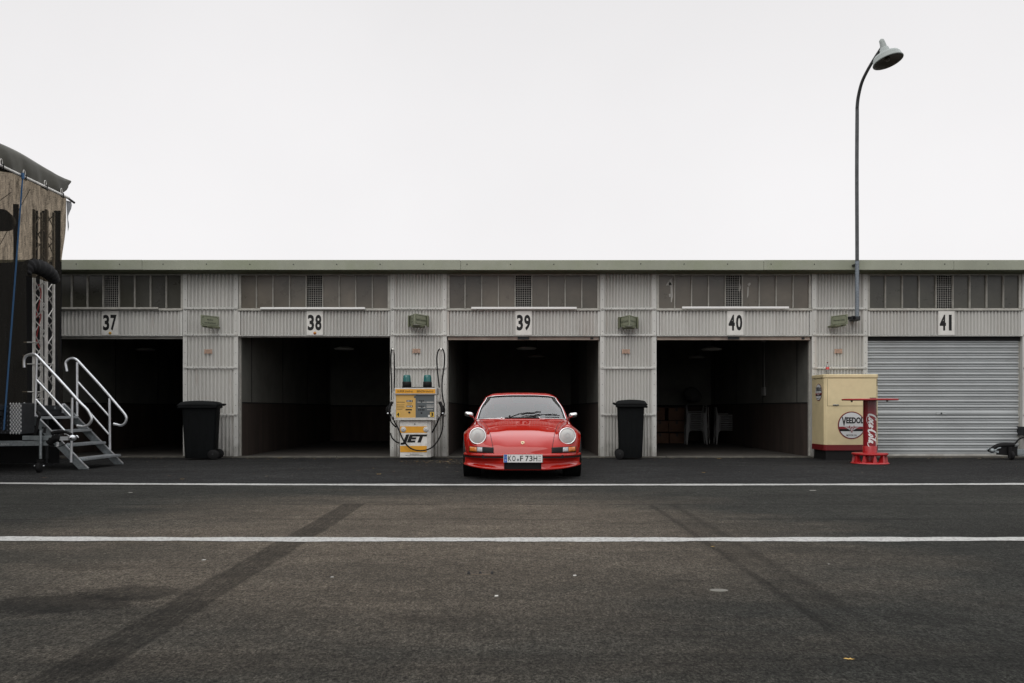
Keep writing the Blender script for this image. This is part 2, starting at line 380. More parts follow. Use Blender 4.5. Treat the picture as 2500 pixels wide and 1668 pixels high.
    b.inputs['Roughness'].default_value = 1.0; b.inputs['Specular IOR Level'].default_value = 0.12
    bp = N.new('ShaderNodeBump'); bp.inputs['Strength'].default_value = 0.9; bp.inputs['Distance'].default_value = 0.008
    L.new(tone, bp.inputs['Height']); L.new(bp.outputs[0], b.inputs['Normal'])
    return m
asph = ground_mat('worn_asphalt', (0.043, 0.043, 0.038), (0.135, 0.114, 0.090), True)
asph2 = ground_mat('dark_asphalt', (0.034, 0.034, 0.033), (0.030, 0.030, 0.030), False)
mb = MB(); xs = [-400, -60, -20, 0, 20, 60, 400]; ys = [-300, -20, 0, 10, 25, 60, 500]
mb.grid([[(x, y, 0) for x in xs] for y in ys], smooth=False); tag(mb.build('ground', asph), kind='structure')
# darker newer strip in front of the garages
n = 60
mb = MB(); rows = []
for i in range(n+1):
    x = -40 + 80*i/n
    rows.append([(x, 10.62 + 0.05*math.sin(x*1.3), 0.004), (x, 16.22, 0.004)])
mb.grid(rows, smooth=False); tag(mb.build('pavement', asph2), kind='structure')
# painted lines
def line_mat(name, amount):
    m, nt, b = newmat(name); N, L = nt.nodes, nt.links
    tc = N.new('ShaderNodeTexCoord')
    a = N.new('ShaderNodeTexNoise'); a.inputs['Scale'].default_value = 35; a.inputs['Detail'].default_value = 6; a.inputs['Roughness'].default_value = 0.8
    L.new(tc.outputs['Object'], a.inputs['Vector'])
    r = N.new('ShaderNodeMapRange'); r.inputs[1].default_value = amount; r.inputs[2].default_value = amount + 0.14; L.new(a.outputs[0], r.inputs[0])
    mx = N.new('ShaderNodeMix'); mx.data_type = 'RGBA'; mx.inputs[6].default_value = (0.12, 0.115, 0.105, 1); mx.inputs[7].default_value = (0.37, 0.37, 0.355, 1)
    L.new(r.outputs[0], mx.inputs[0]); L.new(mx.outputs[2], b.inputs['Base Color']); b.inputs['Roughness'].default_value = 0.7
    return m
def painted(y0, y1, yc, w0, z, mat, label):
    mb = MB(); rows = []; k = 500
    for i in range(k+1):
        x = -22 + 44*i/k
        t = max(-1, min(1, x/7.5))
        yy = yc + (y0-yc)*t*t if x < 0 else yc + (y1-yc)*t*t
        ww = w0*(1 + 0.10*math.sin(x*3.1) + 0.08*math.sin(x*11.7+1)) 
        e0 = random.uniform(-0.006, 0.006); e1 = random.uniform(-0.006, 0.006)
        rows.append([(x, yy-ww/2+e0, z), (x, yy+ww/2+e1, z)])
    mb.grid(rows, smooth=False); o = mb.build('painted_line', mat); tag(o, label=label, kind='structure')
painted(6.20, 6.14, 6.03, 0.185, 0.004, line_mat('road_paint_near', 0.385), 'thicker white painted line across the asphalt nearer the viewer')
painted(10.66, 10.52, 10.37, 0.22, 0.008, line_mat('road_paint_far', 0.39), 'thinner white painted line in front of the garages')
# ------------------------------------------------------------------ garage building
W = 16.30                                  # distance of the garage front
K = 1.06383
def XO(v): return Xp(v*K, W)
PIL = [(-520,-393), (-40, 88), (421, 547), (896, 1025.5), (1377, 1506), (1862.5, 1990), (2345, 2473), (2826, 2954)]
PIL = [(XO(a), XO(b)) for a, b in PIL]
ZT, ZS, ZL, ZR = 3.66, 2.955, 2.425, 2.345       # window top, sill, lintel bottom, rail bottom
DEPTH = 24.6
bld = thing('garage_building', (0, W, 0), 'long low row of garages clad in pale corrugated sheet with a sage green fascia', 'building')
XL, XR = PIL[0][0], PIL[-1][1]
def sheet(mb, x0, x1, z0, z1, y, period=0.0615, amp=0.012, per=10, mi=0, bend=None):
    n = max(2, int((x1-x0)/period*per)); xs = [x0 + (x1-x0)*i/n for i in range(n+1)]
    zs = [z0, z1] if not bend else [z0 + (z1-z0)*k/8 for k in range(9)]
    rows = []
    for z in zs:
        row = []
        for x in xs:
            a = 2*max(0.0, 0.5+0.5*math.cos(2*PI*(x-x0)/period))**1.7 - 1
            dx = 0
            if bend: dx = bend*math.sin(z*9+x*7)
            row.append((x+dx, y + amp*a, z))
        rows.append(row)
    mb.grid(rows, mi)
# roof
mb = MB(); mb.hexa([(XL, W-0.30, 3.70), (XR, W-0.30, 3.70), (XR, DEPTH, 4.0), (XL, DEPTH, 4.0)], [(XL, W-0.30, 3.84), (XR, W-0.30, 3.84), (XR, DEPTH, 4.14), (XL, DEPTH, 4.14)])
roof = mb.build('roof', roofing, bld)
mb = MB()
seams = [XL, -13.4, -7.2, -1.0, 4.9, 8.6, XR]
for a, b in zip(seams, seams[1:]):
    dz = random.uniform(-0.004, 0.004)
    mb.box(a+0.0015, b-0.0015, W-0.36, W-0.305, 3.675+dz, 3.872+dz)
fas = mb.build('fascia', sage, bld, bevel=0.006)
mb = MB(); x = XL + 0.3
while x < XR:
    mb.lathe([(0.0, 0.0), (0.011, 0.0), (0.009, 0.006), (0, 0.007)], (x, W-0.3605, 3.79 + random.uniform(-0.006, 0.006)), (0,-1,0), n=10); x += 0.845
mb.build('fascia_bolts', dark_steel, fas)
mb = MB(); mb.box(XL, XR, W-0.295, W+0.02, 3.662, 3.698); mb.box(XL, XR, W-0.20, W-0.02, 3.655, 3.668)
mb.build('gutter', sage_dark, bld)
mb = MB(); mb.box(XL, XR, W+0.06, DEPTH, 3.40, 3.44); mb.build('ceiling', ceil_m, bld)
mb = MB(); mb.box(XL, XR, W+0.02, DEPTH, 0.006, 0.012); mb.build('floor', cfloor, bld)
mb = MB()
xx = XL
while xx < XR:
    w_ = random.uniform(1.6, 3.2); mb.box(xx, min(xx+w_-0.01, XR), W-0.035, W+0.14, -0.02, 0.030 + random.uniform(-0.003, 0.003)); xx += w_
mb.build('threshold', thresh, bld, bevel=0.006)
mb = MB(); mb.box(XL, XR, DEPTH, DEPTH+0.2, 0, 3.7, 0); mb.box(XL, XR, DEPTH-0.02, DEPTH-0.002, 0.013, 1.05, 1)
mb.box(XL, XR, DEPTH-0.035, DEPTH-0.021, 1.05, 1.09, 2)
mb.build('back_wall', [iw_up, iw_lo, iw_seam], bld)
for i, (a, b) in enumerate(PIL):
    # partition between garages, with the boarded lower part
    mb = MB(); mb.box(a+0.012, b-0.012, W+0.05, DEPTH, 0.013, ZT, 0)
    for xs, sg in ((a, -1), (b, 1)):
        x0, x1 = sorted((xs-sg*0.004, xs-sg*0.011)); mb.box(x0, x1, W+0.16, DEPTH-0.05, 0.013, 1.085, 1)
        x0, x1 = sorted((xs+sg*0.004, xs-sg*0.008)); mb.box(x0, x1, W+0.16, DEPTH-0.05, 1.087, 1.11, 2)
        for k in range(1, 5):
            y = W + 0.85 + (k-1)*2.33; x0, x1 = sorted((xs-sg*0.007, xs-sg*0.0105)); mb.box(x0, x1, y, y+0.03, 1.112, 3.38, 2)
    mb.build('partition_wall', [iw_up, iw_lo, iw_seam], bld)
    mb = MB(); sheet(mb, a+0.07, b-0.07, 0.02, ZT+0.02, W+0.008, period=0.0755 if i == 2 else 0.0615, amp=0.023 if i == 2 else 0.021, bend=0.002 if i in (2, 3) else None)
    p = mb.build('pillar_cladding', corr, bld, fixn=False)
    mb = MB()
    for q0, q1 in ((a, a+0.085), (b-0.085, b)):
        mb = MB(); mb.box(q0, q1, W-0.024, W+0.075, 0.02, ZT+0.015)
        z = 0.2
        while z < 3.6: mb.lathe([(0.0,0.0),(0.007,0.0),(0.005,0.003),(0,0.004)], ((q0+q1)/2+random.uniform(-.004,.004), W-0.0245, z), (0,-1,0), n=8, mi=1); z += 0.21
        mb.build('corner_strip', [flatpaint, dark_steel], p)
    for z in (2.965, 2.443, 1.792, 0.864):
        mb = MB(); z += random.uniform(-0.006, 0.006); mb.box(a+0.012, b-0.012, W-0.045, W-0.0255, z-0.019, z+0.019)
        for k in range(7):
            mb.lathe([(0.0,0.0),(0.007,0.0),(0.005,0.004),(0,0.005)], (a+0.05+(b-a-0.1)*k/6, W-0.0455, z), (0,-1,0), n=8, mi=1)
        mb.build('batten', [flatpaint, dark_steel], p, bevel=0.002)
for i in range(len(PIL)-1):
    a, b = PIL[i][1], PIL[i+1][0]; no = 36 + i
    outer = i in (0, len(PIL)-2)
    # lintel
    mb = MB(); sheet(mb, a+0.05, b-0.05, ZL+0.012, ZS-0.035, W-0.018, period=0.0755 if no < 38 else 0.0665, amp=0.021)
    lin = mb.build('lintel_cladding', corr, bld, fixn=False)
    mb = MB(); mb.box(a+0.006, a+0.048, W-0.040, W+0.02, ZL+0.005, ZS-0.04); mb.box(b-0.048, b-0.006, W-0.040, W+0.02, ZL+0.005, ZS-0.04)
    mb.box(a+0.004, b-0.004, W-0.045, W+0.03, ZL-0.010, ZL+0.004)
    mb.build('lintel_trim', flatpaint, lin, bevel=0.002)
    mb = MB(); mb.box(a+0.002, b-0.002, W-0.065, W+0.04, ZS-0.034, ZS-0.012); mb.build('window_sill', frame_m, lin, bevel=0.003)
    mb = MB(); mb.box(a+0.013, b-0.013, W+0.05, W+0.09, ZL, ZS-0.01); mb.build('lintel_backing', dark_void, lin)
    # clerestory window: four panes, wire screen, four panes
    mb = MB(); n = 9; wd = (b-a-0.06)/n; x0 = a+0.03
    mb.box(a+0.004, b-0.004, W+0.0, W+0.05, ZT-0.03, ZT+0.005); mb.box(a+0.004, b-0.004, W+0.0, W+0.05, ZS-0.008, ZS+0.02)
    for k in range(n+1):
        xx = x0 + k*wd; hw = 0.011 if k not in (0, n) else 0.024
        mb.box(xx-hw, xx+hw, W-0.002, W+0.045, ZS+0.02, ZT-0.03)
        if k not in (0, n): mb.box(xx-hw+0.006, xx+hw-0.006, W-0.018, W-0.004, ZS+0.022, ZT-0.032)
    wf = mb.build('window', frame_m, bld, bevel=0.002)
    for k in range(n):
        xa, xb = x0+k*wd+0.011, x0+(k+1)*wd-0.011
        if k == 4:
            mb = MB()
            for q in range(1, 7): xx = xa + (xb-xa)*q/7; mb.box(xx-0.0026, xx+0.0026, W+0.012, W+0.017, ZS+0.02, ZT-0.03)
            for q in range(1, 15): z = ZS+0.02 + (ZT-ZS-0.05)*q/15; mb.box(xa, xb, W+0.006, W+0.011, z-0.0026, z+0.0026)
            mb.build('wire_screen', wire_m, wf)
            mb = MB(); mb.box(xa, xb, W+0.20, W+0.21, ZS, ZT); mb.build('screen_recess', dark_void, wf)
        else:
            mb = MB(); t = random.uniform(-0.003, 0.003)
            mb.hexa([(xa, W+0.030+t, ZS+0.015), (xb, W+0.030-t, ZS+0.015), (xb, W+0.036-t, ZS+0.015), (xa, W+0.036+t, ZS+0.015)],
                    [(xa, W+0.030-t, ZT-0.028), (xb, W+0.030+t, ZT-0.028), (xb, W+0.036+t, ZT-0.028), (xa, W+0.036-t, ZT-0.028)])
            mb.build('pane', pane_m if 38 <= no <= 40 else pane_dk, wf)
    if no == 40:      # torn paper showing through the glass
        film = pbr('torn_film', (0.40, 0.39, 0.36), 0.7)
        for poly in ([(1634,683),(1640,680),(1642,695),(1643,722),(1640,738),(1638,738),(1637,700),(1633,696)], [(1626,697),(1631,688),(1637,690),(1640,696),(1633,697)], [(1633,718),(1638,717),(1639,724),(1634,725)],
                     [(1804,676),(1808,676),(1806,690),(1809,702),(1806,714),(1803,710),(1804,690)], [(1825,694),(1831,690),(1833,694),(1828,700)], [(1825,702),(1828,700),(1827,722),(1824,728)]):
            mb = MB(); mb.prism([(Xp(px, W+0.026), Zp(py, W+0.026)) for px, py in poly], 0.002, (0, W+0.026, 0), XA, ZA, YA); mb.build('torn_film', film, wf)
    # doors
    if no == 41 or outer:
        mb = MB(); prof = []
        z = 0.035; pitch = 0.1085; bandz = 16*pitch*0 + 0.86
        zz = 0.07
        def slat(z):     # one rolled slat, from bottom upward, y offset towards the viewer negative
            return [(z, 0.012), (z+0.010, 0.012), (z+0.014, 0.0), (z+0.026, -0.006), (z+0.034, 0.0), (z+0.040, 0.008),
                    (z+0.048, -0.004), (z+0.062, -0.020), (z+0.078, -0.024), (z+0.092, -0.016), (z+0.102, 0.002), (z+0.1075, 0.012)]
        z = 0.075; prof = [(0.03, 0.0), (0.073, 0.0)]; k = 0
        while z < 2.33:
            if k == 7:
                prof += [(z+0.002, 0.010), (z+0.006, -0.004), (z+0.098, -0.004), (z+0.104, 0.010)]; zband = z+0.05
            else: prof += slat(z)
            z += pitch; k += 1
        ins = 0.02
        nx = 40
        rows = [[(a-0.0+ins+(b-a-2*ins)*q/nx, W+0.085+dy+0.0025*math.sin(q*0.6+z_*2), z_) for q in range(nx+1)] for z_, dy in prof]
        mb.grid(rows)
        door = mb.build('roller_door', shutter_m, bld, fixn=False)
        mb = MB(); xm = (a+b)/2 - 0.03; mb.box(xm-0.10, xm+0.10, W+0.062, W+0.079, zband-0.022, zband+0.022, 0); mb.lathe([(0.0,0),(0.017,0),(0.012,0.018),(0,0.02)], (xm, W+0.061, zband), (0,-1,0), n=12, mi=1)
        mb.build('door_handle', [shutter_m, dark_steel], door, bevel=0.002)
        mb = MB(); mb.box(a+0.02, b-0.02, W+0.05, W+0.115, 0.031, 0.072); mb.build('bottom_rail', flatpaint, door, bevel=0.004)
        mb = MB(); mb.box(a, b, W+0.05, W+0.18, 2.33, ZL+0.02); mb.build('roller_box', dark_void, door)
    else:
        mb = MB(); zr0, zr1 = ZR, ZL-0.018
        if no == 38: zr0, zr1 = ZL-0.03, ZL-0.012
        if no == 37: zr0 = ZL-0.06
        mb.box(a+0.02, b-0.02, W+0.03, W+0.075, zr0, zr1)
        door = mb.build('roller_door', rail_m if no in (39, 40) else frame_m, bld, bevel=0.004)
        if no in (39, 40):
            xm = (a+b)/2
            mb = MB(); mb.box(xm-0.115, xm+0.115, W+0.008, W+0.029, zr0+0.012, zr1-0.004); mb.box(b-0.19, b-0.13, W+0.02, W+0.029, zr0+0.012, zr1-0.01); mb.build('door_handle', dark_steel, door, bevel=0.004)
        mb = MB(); mb.tube([(a+0.02, W+0.30, 2.62), (b-0.02, W+0.30, 2.62)], 0.16, n=20); mb.build('rolled_shutter', iw_up, door)
    # guide rails at both jambs
    for q0 in (a+0.001, b-0.019):
        mb = MB(); mb.box(q0, q0+0.018, W+0.078, W+0.155, 0.035, ZL-0.02); mb.build('guide_rail', frame_m, bld)

# ------------------------------------------------------------------ things fixed on the front
EXTRA = {37: 'and a small yellow sticker, above the leftmost open garage', 38: 'and a small red sticker, above the empty open garage', 39: 'above the garage opening behind the red car',
         40: 'above the open garage holding stacked chairs', 41: 'above the closed roller door'}
for no, ov in ((37, 255), (38, 723.5), (39, 1201.5), (40, 1686), (41, 2169)):
    x = XO(ov); y = W-0.052
    t = thing('number_sign', (x, y, 2.68), 'white panel with black number %d %s' % (no, EXTRA[no]), 'number sign', 'number panels over the garage doors')
    mb = MB(); mb.box(x-0.163, x+0.163, y, y+0.006, ZL+0.012, ZS-0.04); mb.build('panel', white_enamel, t, bevel=0.001)
    mb = MB()
    for d, ox in ((str(no)[0], -0.135), (str(no)[1], 0.012)):
        ww = 0.125 if d != '1' else 0.058
        put_text(mb, d, (x+ox+(0.125-ww)/2, y-0.001, 2.525), XA, ZA, ww, 0.315, bold=0.035 if d != '1' else 0.01)
    mb.build('digits', black_paint, t, fixn=False)
    if no in (37, 38):
        mb = MB(); mb.lathe([(0,0),(0.030,0),(0.030,0.002),(0,0.0022)], (x+0.005, y-0.002, 2.475), (0,-1,0), n=18)
        mb.lathe([(0,0),(0.014,0),(0.014,0.002),(0,0.0022)], (x+0.009, y-0.0045, 2.481), (0,-1,0), n=14, mi=1)
        mb.build('sticker', [pbr('sticker_red', (0.45, 0.10, 0.04), 0.5), pbr('sticker_yellow', (0.6, 0.42, 0.06), 0.5)] if no == 38 else [pbr('sticker_yellow', (0.6, 0.42, 0.06), 0.5), pbr('sticker_red', (0.45, 0.10, 0.04), 0.5)], t)
for (x0, x1, yv, lab) in ((120, 368, 710.5, 'greyish strip light on the sill over number 37'), (601, 840, 708.5, 'white strip light on the window sill over number 38'), (1082, 1322.5, 707.5, 'white strip light on the window sill over number 39'), (1563, 1806.5, 706.5, 'white strip light on the window sill over number 40')):
    t = thing('strip_light', (XO((x0+x1)/2), W-0.09, Zp(yv*K, W-0.09)), lab, 'strip light', 'strip lights along the window sills')
    xa, xb, z = XO(x0), XO(x1), Zp(yv*K, W-0.09); z = max(z, ZS+0.005)
    mb = MB(); mb.box(xa, xb, W-0.115, W-0.068, z-0.020, z+0.022); mb.build('lamp_tube', tube_m if x0 > 300 else frame_m, t, bevel=0.006, seg=2)
    mb = MB()
    for q in (0.06, 0.94): xx = xa+(xb-xa)*q; mb.box(xx-0.01, xx+0.01, W-0.067, W-0.003, z-0.006, z+0.006)
    mb.build('bracket', frame_m, t)
def plate(mb, A, B, zt, zb, th=0.012, text=(), mi=0, ml=1, reverse=False):
    """enamel plate standing between plan points A and B (left to right as read)"""
    A, B = Vector((*A, 0)), Vector((*B, 0)); u = (B-A).normalized(); nrm = u.cross(Vector((0,0,1))).normalized()   # towards the reader
    L_ = (B-A).length; hgt = zt-zb
    def q(s, z, d=0.0): p = A + u*s + nrm*d; return (p.x, p.y, z)
    mb.hexa([q(0,zb), q(L_,zb), q(L_,zb,-th), q(0,zb,-th)], [q(0,zt), q(L_,zt), q(L_,zt,-th), q(0,zt,-th)], mi)
    m_, c_, t_ = 0.018, 0.03, 0.006     # chamfered border line
    def oct_(m): return [(m+c_, zb+m), (L_-m-c_, zb+m), (L_-m, zb+m+c_), (L_-m, zt-m-c_), (L_-m-c_, zt-m), (m+c_, zt-m), (m, zt-m-c_), (m, zb+m+c_)]
    o1, o2 = oct_(m_), oct_(m_+t_)
    for k in range(8):
        j = (k+1) % 8; mb.add([q(*o1[k], 0.0015), q(*o1[j], 0.0015), q(*o2[j], 0.0015), q(*o2[k], 0.0015)], [(0,1,2,3)], ml)
    for k, (s, h, wf_) in enumerate(text):
        zc = (zt+zb)/2 + (0.024 if len(text) == 2 and k == 0 else (-0.038 if len(text) == 2 else -0.005))
        wd = L_*wf_; o = q((L_-wd)/2, zc-h/2, 0.0015); put_text(mb, s, o, u, ZA, wd, h, ml, bold=0.015)
def name_sign(loc, lab): return thing('name_sign', loc, lab, 'name sign', 'green name signs on the garage pillars')
yw = W-0.03
# pillar between 37 and 38
t = name_sign((XO(481), yw, 2.69), 'single green name plate lettered in two lines, on the pillar between 37 and 38')
zt, zb = 2.800, 2.595
A, B = (Xp(490.5, 15.90), 15.90), (Xp(535, 16.24), 16.24)
mb = MB(); plate(mb, A, B, zt, zb, text=(('Manfred', 0.036, 0.32), ('von Brauchitsch', 0.040, 0.62))); mb.build('plate', [sign_green, sign_dark], t, fixn=False)
mb = MB(); mb.bar((A[0]+0.02, 15.93, zb-0.015), (A[0]+0.08, yw, zb-0.015), 0.02, 0.03); mb.bar((A[0]+0.02, 15.93, zt-0.04), (A[0]+0.08, yw, zt-0.04), 0.02, 0.03); mb.bar((A[0]+0.10, 16.0, zb-0.015), (B[0]-0.01, yw, zb-0.015), 0.05, 0.03); mb.build('bracket', sage_dark, t)
# pillar between 38 and 39
t = name_sign((XO(960.5), yw, 2.71), 'folded pair of green name plates, wider right face, above the petrol pump')
C_ = (Xp(1012.3, 15.84), 15.84); A, B = (Xp(1000.5, 16.22), 16.22), (Xp(1042.6, 16.20), 16.20)
zt, zb = 2.818, 2.613
mb = MB(); plate(mb, A, C_, zt, zb, text=(('Karl', 0.036, 0.30), ('Kling', 0.036, 0.34))); plate(mb, (C_[0]+0.004, C_[1]), B, zt, zb, text=(('Rudolf Caracciola', 0.048, 0.78),)); mb.build('plate', [sign_green, sign_dark], t, fixn=False)
mb = MB(); mb.box(A[0]-0.03, A[0]-0.005, 16.16, yw, zb-0.02, zt-0.0); mb.box(B[0]+0.005, B[0]+0.03, 16.16, yw, zb-0.02, zt-0.0); mb.box(A[0]+0.05, B[0]-0.05, 16.02, yw, zb-0.03, zb-0.002); mb.build('bracket', sage_dark, t)
# pillar between 39 and 40
t = name_sign((XO(1441.5), yw, 2.69), 'folded pair of green name plates, wider left face, on the pillar between 39 and 40')
C_ = (Xp(1536.4, 15.86), 15.86); A, B = (Xp(1513, 16.22), 16.22), (Xp(1554, 16.20), 16.20)
zt, zb = 2.790, 2.585
mb = MB(); plate(mb, A, C_, zt, zb, text=(('Rudolf Caracciola', 0.048, 0.78),)); plate(mb, (C_[0]+0.004, C_[1]), B, zt, zb, text=(('Hermann Lang', 0.044, 0.7),)); mb.build('plate', [sign_green, sign_dark], t, fixn=False)
mb = MB(); mb.box(A[0]-0.03, A[0]-0.005, 16.16, yw, zb-0.02, zt-0.0); mb.box(B[0]+0.005, B[0]+0.03, 16.16, yw, zb-0.02, zt-0.0); mb.box(A[0]+0.05, B[0]-0.05, 16.02, yw, zb-0.03, zb-0.002); mb.build('bracket', sage_dark, t)
# pillar between 40 and 41
t = name_sign((XO(1925), yw, 2.70), 'single green name plate in one line turned right, beside the foot of the lamp pole')
A, B = (Xp(2028.5, 16.22), 16.22), (Xp(2068.8, 15.86), 15.86); zt, zb = 2.807, 2.615
mb = MB(); plate(mb, A, B, zt, zb, text=(('Hermann Lang', 0.046, 0.66),)); mb.build('plate', [sign_green, sign_dark], t, fixn=False)
mb = MB(); mb.bar((B[0]-0.02, 15.89, zb-0.015), (B[0]-0.06, yw, zb-0.015), 0.02, 0.03); mb.bar((B[0]-0.12, 16.0, zb-0.015), (B[0]-0.16, yw, zb-0.015), 0.14, 0.03); mb.build('bracket', sage_dark, t)
# little metal notice plates
for px, py, lab in ((510, 858.5, 'small brownish notice plate on the pillar behind the left black bin'), (1017, 857, 'small pinkish notice plate on the pillar above the petrol pump'),
                    (1527.7, 858.3, 'small pale notice plate on the pillar above the right black bin'), (2045.3, 857.5, 'small copper notice plate on the pillar above the cream cabinet')):
    x, z, y = Xp(px, W), Zp(py, W), W-0.034
    poly = [(-.082,.035),(-.075,.046),(-.06,.042),(.06,.042),(.075,.046),(.082,.035),(.076,.02),(.078,-.03),(.086,-.04),(.072,-.05),(.05,-.046),(.035,-.034),(.02,-.044),(-.02,-.044),(-.035,-.034),(-.05,-.046),(-.072,-.05),(-.086,-.04),(-.078,-.03),(-.076,.02)]
    t = thing('notice_plate', (x, y, z), lab, 'plaque', 'small shaped notice plates on the pillars')
    mb = MB(); mb.prism(poly, 0.005, (x, y, z), XA, ZA, YA); mb.build('plate', bronze, t, bevel=0.002)
    mb = MB()
    for k in range(4): mb.box(x-0.055, x+0.055-0.02*(k % 2), y-0.0015, y-0.0003, z+0.022-k*0.015, z+0.027-k*0.015)
    mb.build('lettering', pbr('plaque_letters', (0.30, 0.20, 0.15), 0.6), t)
# ceiling lamps inside the garages
for px, py, d, r, lab in ((840, 851, 19.0, 0.23, 'flat round ceiling lamp inside the empty garage'), (1285, 850, 19.0, 0.24, 'flat round ceiling lamp inside the garage behind the car'),
                       (1737, 852, 19.0, 0.24, 'flat round ceiling lamp inside the garage with stacked chairs'), (355, 853, 19.5, 0.22, 'flat round ceiling lamp in the leftmost open garage'),
                       (1310, 870, 22.5, 0.24, 'rear ceiling lamp inside the garage behind the car'), (1700, 872, 22.5, 0.24, 'rear ceiling lamp inside the garage with stacked chairs')):
    x, _, z = P(px, py, d)
    t = thing('ceiling_lamp', (x, d, z), lab, 'ceiling lamp', 'round lamps hanging in the garages')
    mb = MB(); mb.lathe([(0, 0.05), (0.10, 0.045), (r, 0.0), (r, -0.012), (r-0.03, -0.03), (0, -0.035)], (x, d, z), ZA, n=32); mb.build('lamp_shade', pbr('inside_lamp_shade', (0.55, 0.55, 0.52), 0.4), t)
    mb = MB(); mb.tube([(x, d, z+0.04), (x, d, 3.4)], 0.008, n=6); mb.build('cord', dark_steel, t)
# conduit and switch box on the right inner wall of garage 40
xw = PIL[5][0]
t = thing('switch_box', (xw-0.03, 19.3, 1.3), 'pale switch box with a thin conduit on the right wall inside the chair garage', 'switch box')
mb = MB(); mb.box(xw-0.06, xw-0.0, 19.2, 19.4, 1.28, 1.48); mb.build('housing', pbr('grey_plastic', (0.25, 0.25, 0.24), 0.5), t, bevel=0.01)
mb = MB(); mb.tube([(xw-0.012, 19.3, 1.48), (xw-0.012, 19.3, 2.55)], 0.011, n=8); mb.tube([(xw-0.03, 19.3, 2.55), (xw-0.03, 19.3, 2.72)], 0.06, n=12); mb.build('conduit', pbr('grey_plastic', (0.25, 0.25, 0.24), 0.5), t)

# ------------------------------------------------------------------ street lamp on a wall bracket
xp = Xp(2092.5, 15.80)
t = thing('street_lamp', (xp, 15.8, 2.74), 'tall curved grey pole lamp with a round enamel shade bracketed to the pillar', 'street lamp')
def LQ(u, v, d): return P(2060+u/6.533, 60+v/6.533, d)
pts = [(xp, 15.80, 2.72), (xp, 15.80, 4.0), (xp-0.005, 15.8, 5.5), LQ(213, 1480, 15.79), LQ(215, 1300, 15.76), LQ(236, 1130, 15.68), LQ(290, 920, 15.5), LQ(380, 730, 15.28), LQ(480, 560, 15.05), LQ(570, 420, 14.85), LQ(650, 300, 14.68)]
sp = smooth_path(pts, 8)
mb = MB(); k = len([p for p in sp if p.z < 4.0])
mb.tube(sp[k-1:], [0.034 - 0.010*min(1, max(0, (p.z-6.5)/1.5)) for p in sp[k-1:]], n=16); mb.build('pole', pole_m, t)
mb = MB(); mb.tube(sp[:k], 0.037, n=16); mb.build('pole_foot', pole_galv, t)
hc = Vector(LQ(708, 592, 14.62)); nk = Vector(LQ(676, 240, 14.74)); ax = (Vector(LQ(700, 400, 14.70)) - hc).normalized()
ax = Vector((-0.22, 0.16, 1.0)).normalized()
mb = MB(); mb.lathe([(0.252, -0.005), (0.262, 0.0), (0.262, 0.012), (0.245, 0.035), (0.236, 0.085), (0.215, 0.125), (0.15, 0.15), (0.095, 0.165), (0.075, 0.26), (0.062, 0.275)], hc, ax, n=40); mb.build('lamp_shade', shade_m, t, fixn=False)
mb = MB(); mb.lathe([(0.252, -0.005), (0.235, 0.03), (0.17, 0.09), (0.05, 0.12), (0, 0.12)], hc, ax, n=40); mb.lathe([(0.0, 0.01), (0.03, 0.015), (0.05, 0.05), (0.04, 0.10), (0.03, 0.12)], hc, ax, n=20)
mb.build('reflector', shade_in, t, fixn=False)
mb = MB(); tp = hc + ax*0.27
mb.tube([hc+ax*0.25, hc+ax*0.36], [0.062, 0.048], n=18); mb.tube([hc+ax*0.36, hc+ax*0.42, hc+ax*0.445], [0.047, 0.045, 0.02], n=18)
mb.tube([hc+ax*0.37, Vector(pts[-1])], 0.03, n=12); mb.build('lamp_neck', shade_m, t)
mb = MB()
xb = Xp(2108, 16.2); z0 = Zp(776, 16.0)
mb.bar((Xp(2066, 15.9), 16.2, z0+0.005), (xp, 15.80, z0-0.02), 0.02, 0.06); mb.bar((xp-0.10, 15.80, z0-0.02), (xp+0.13, 16.05, z0), 0.02, 0.07); mb.box(xp+0.04, xp+0.17, 16.05, 16.27, z0-0.045, z0+0.045); mb.box(xp-0.045, xp+0.045, 15.755, 15.845, z0-0.06, z0-0.0)
mb.build('wall_bracket', dark_steel, t, bevel=0.003)
mb = MB(); mb.lathe([(0,0),(0.016,0),(0.014,0.014),(0,0.016)], (xp+0.12, 16.05, z0+0.01), (0,-1,0), n=6); mb.lathe([(0,0),(0.014,0),(0.012,0.01),(0,0.012)], (Xp(2076, 16), 15.99, z0), (0,-1,0), n=6); mb.build('bolt', alu, t)
# brackets for pole at the fascia
mb = MB(); mb.box(xp-0.044, xp+0.044, 15.80, W-0.362, 3.745, 3.775); mb.build('fascia_clamp', dark_steel, t, bevel=0.003)
# ------------------------------------------------------------------ petrol pump
def Q2(u, v, d): return P(920+u/4.75, 820+v/4.75, d)
pump_white = pbr('pump_white_paint', (0.72, 0.71, 0.67), 0.45, noise=0.18, nscale=14, tint=(0.42, 0.36, 0.27), tlo=0.62, thi=0.85)
pump_alu = pbr('pump_alu_frame', (0.55, 0.54, 0.51), 0.45, metal=0.2, noise=0.2, nscale=15)
orange = pbr('pump_orange', (0.72, 0.34, 0.02), 0.45, noise=0.1, nscale=10)
ochre = pbr('pump_ochre_panel', (0.62, 0.38, 0.10), 0.4, noise=0.1, nscale=6)
grey_panel = pbr('pump_grey_panel', (0.085, 0.10, 0.105), 0.35)
teal = pbr('beacon_teal', (0.006, 0.11, 0.105), 0.25, coat=0.3)
D = 15.50; yb = 16.18
x0, x1 = Xp(976.4, D), Xp(1051.6, D); xc = (x0+x1)/2
pump = thing('petrol_pump', (xc, D+0.2, 0.03), 'old white and orange petrol pump with two teal beacons against the pillar', 'petrol pump')
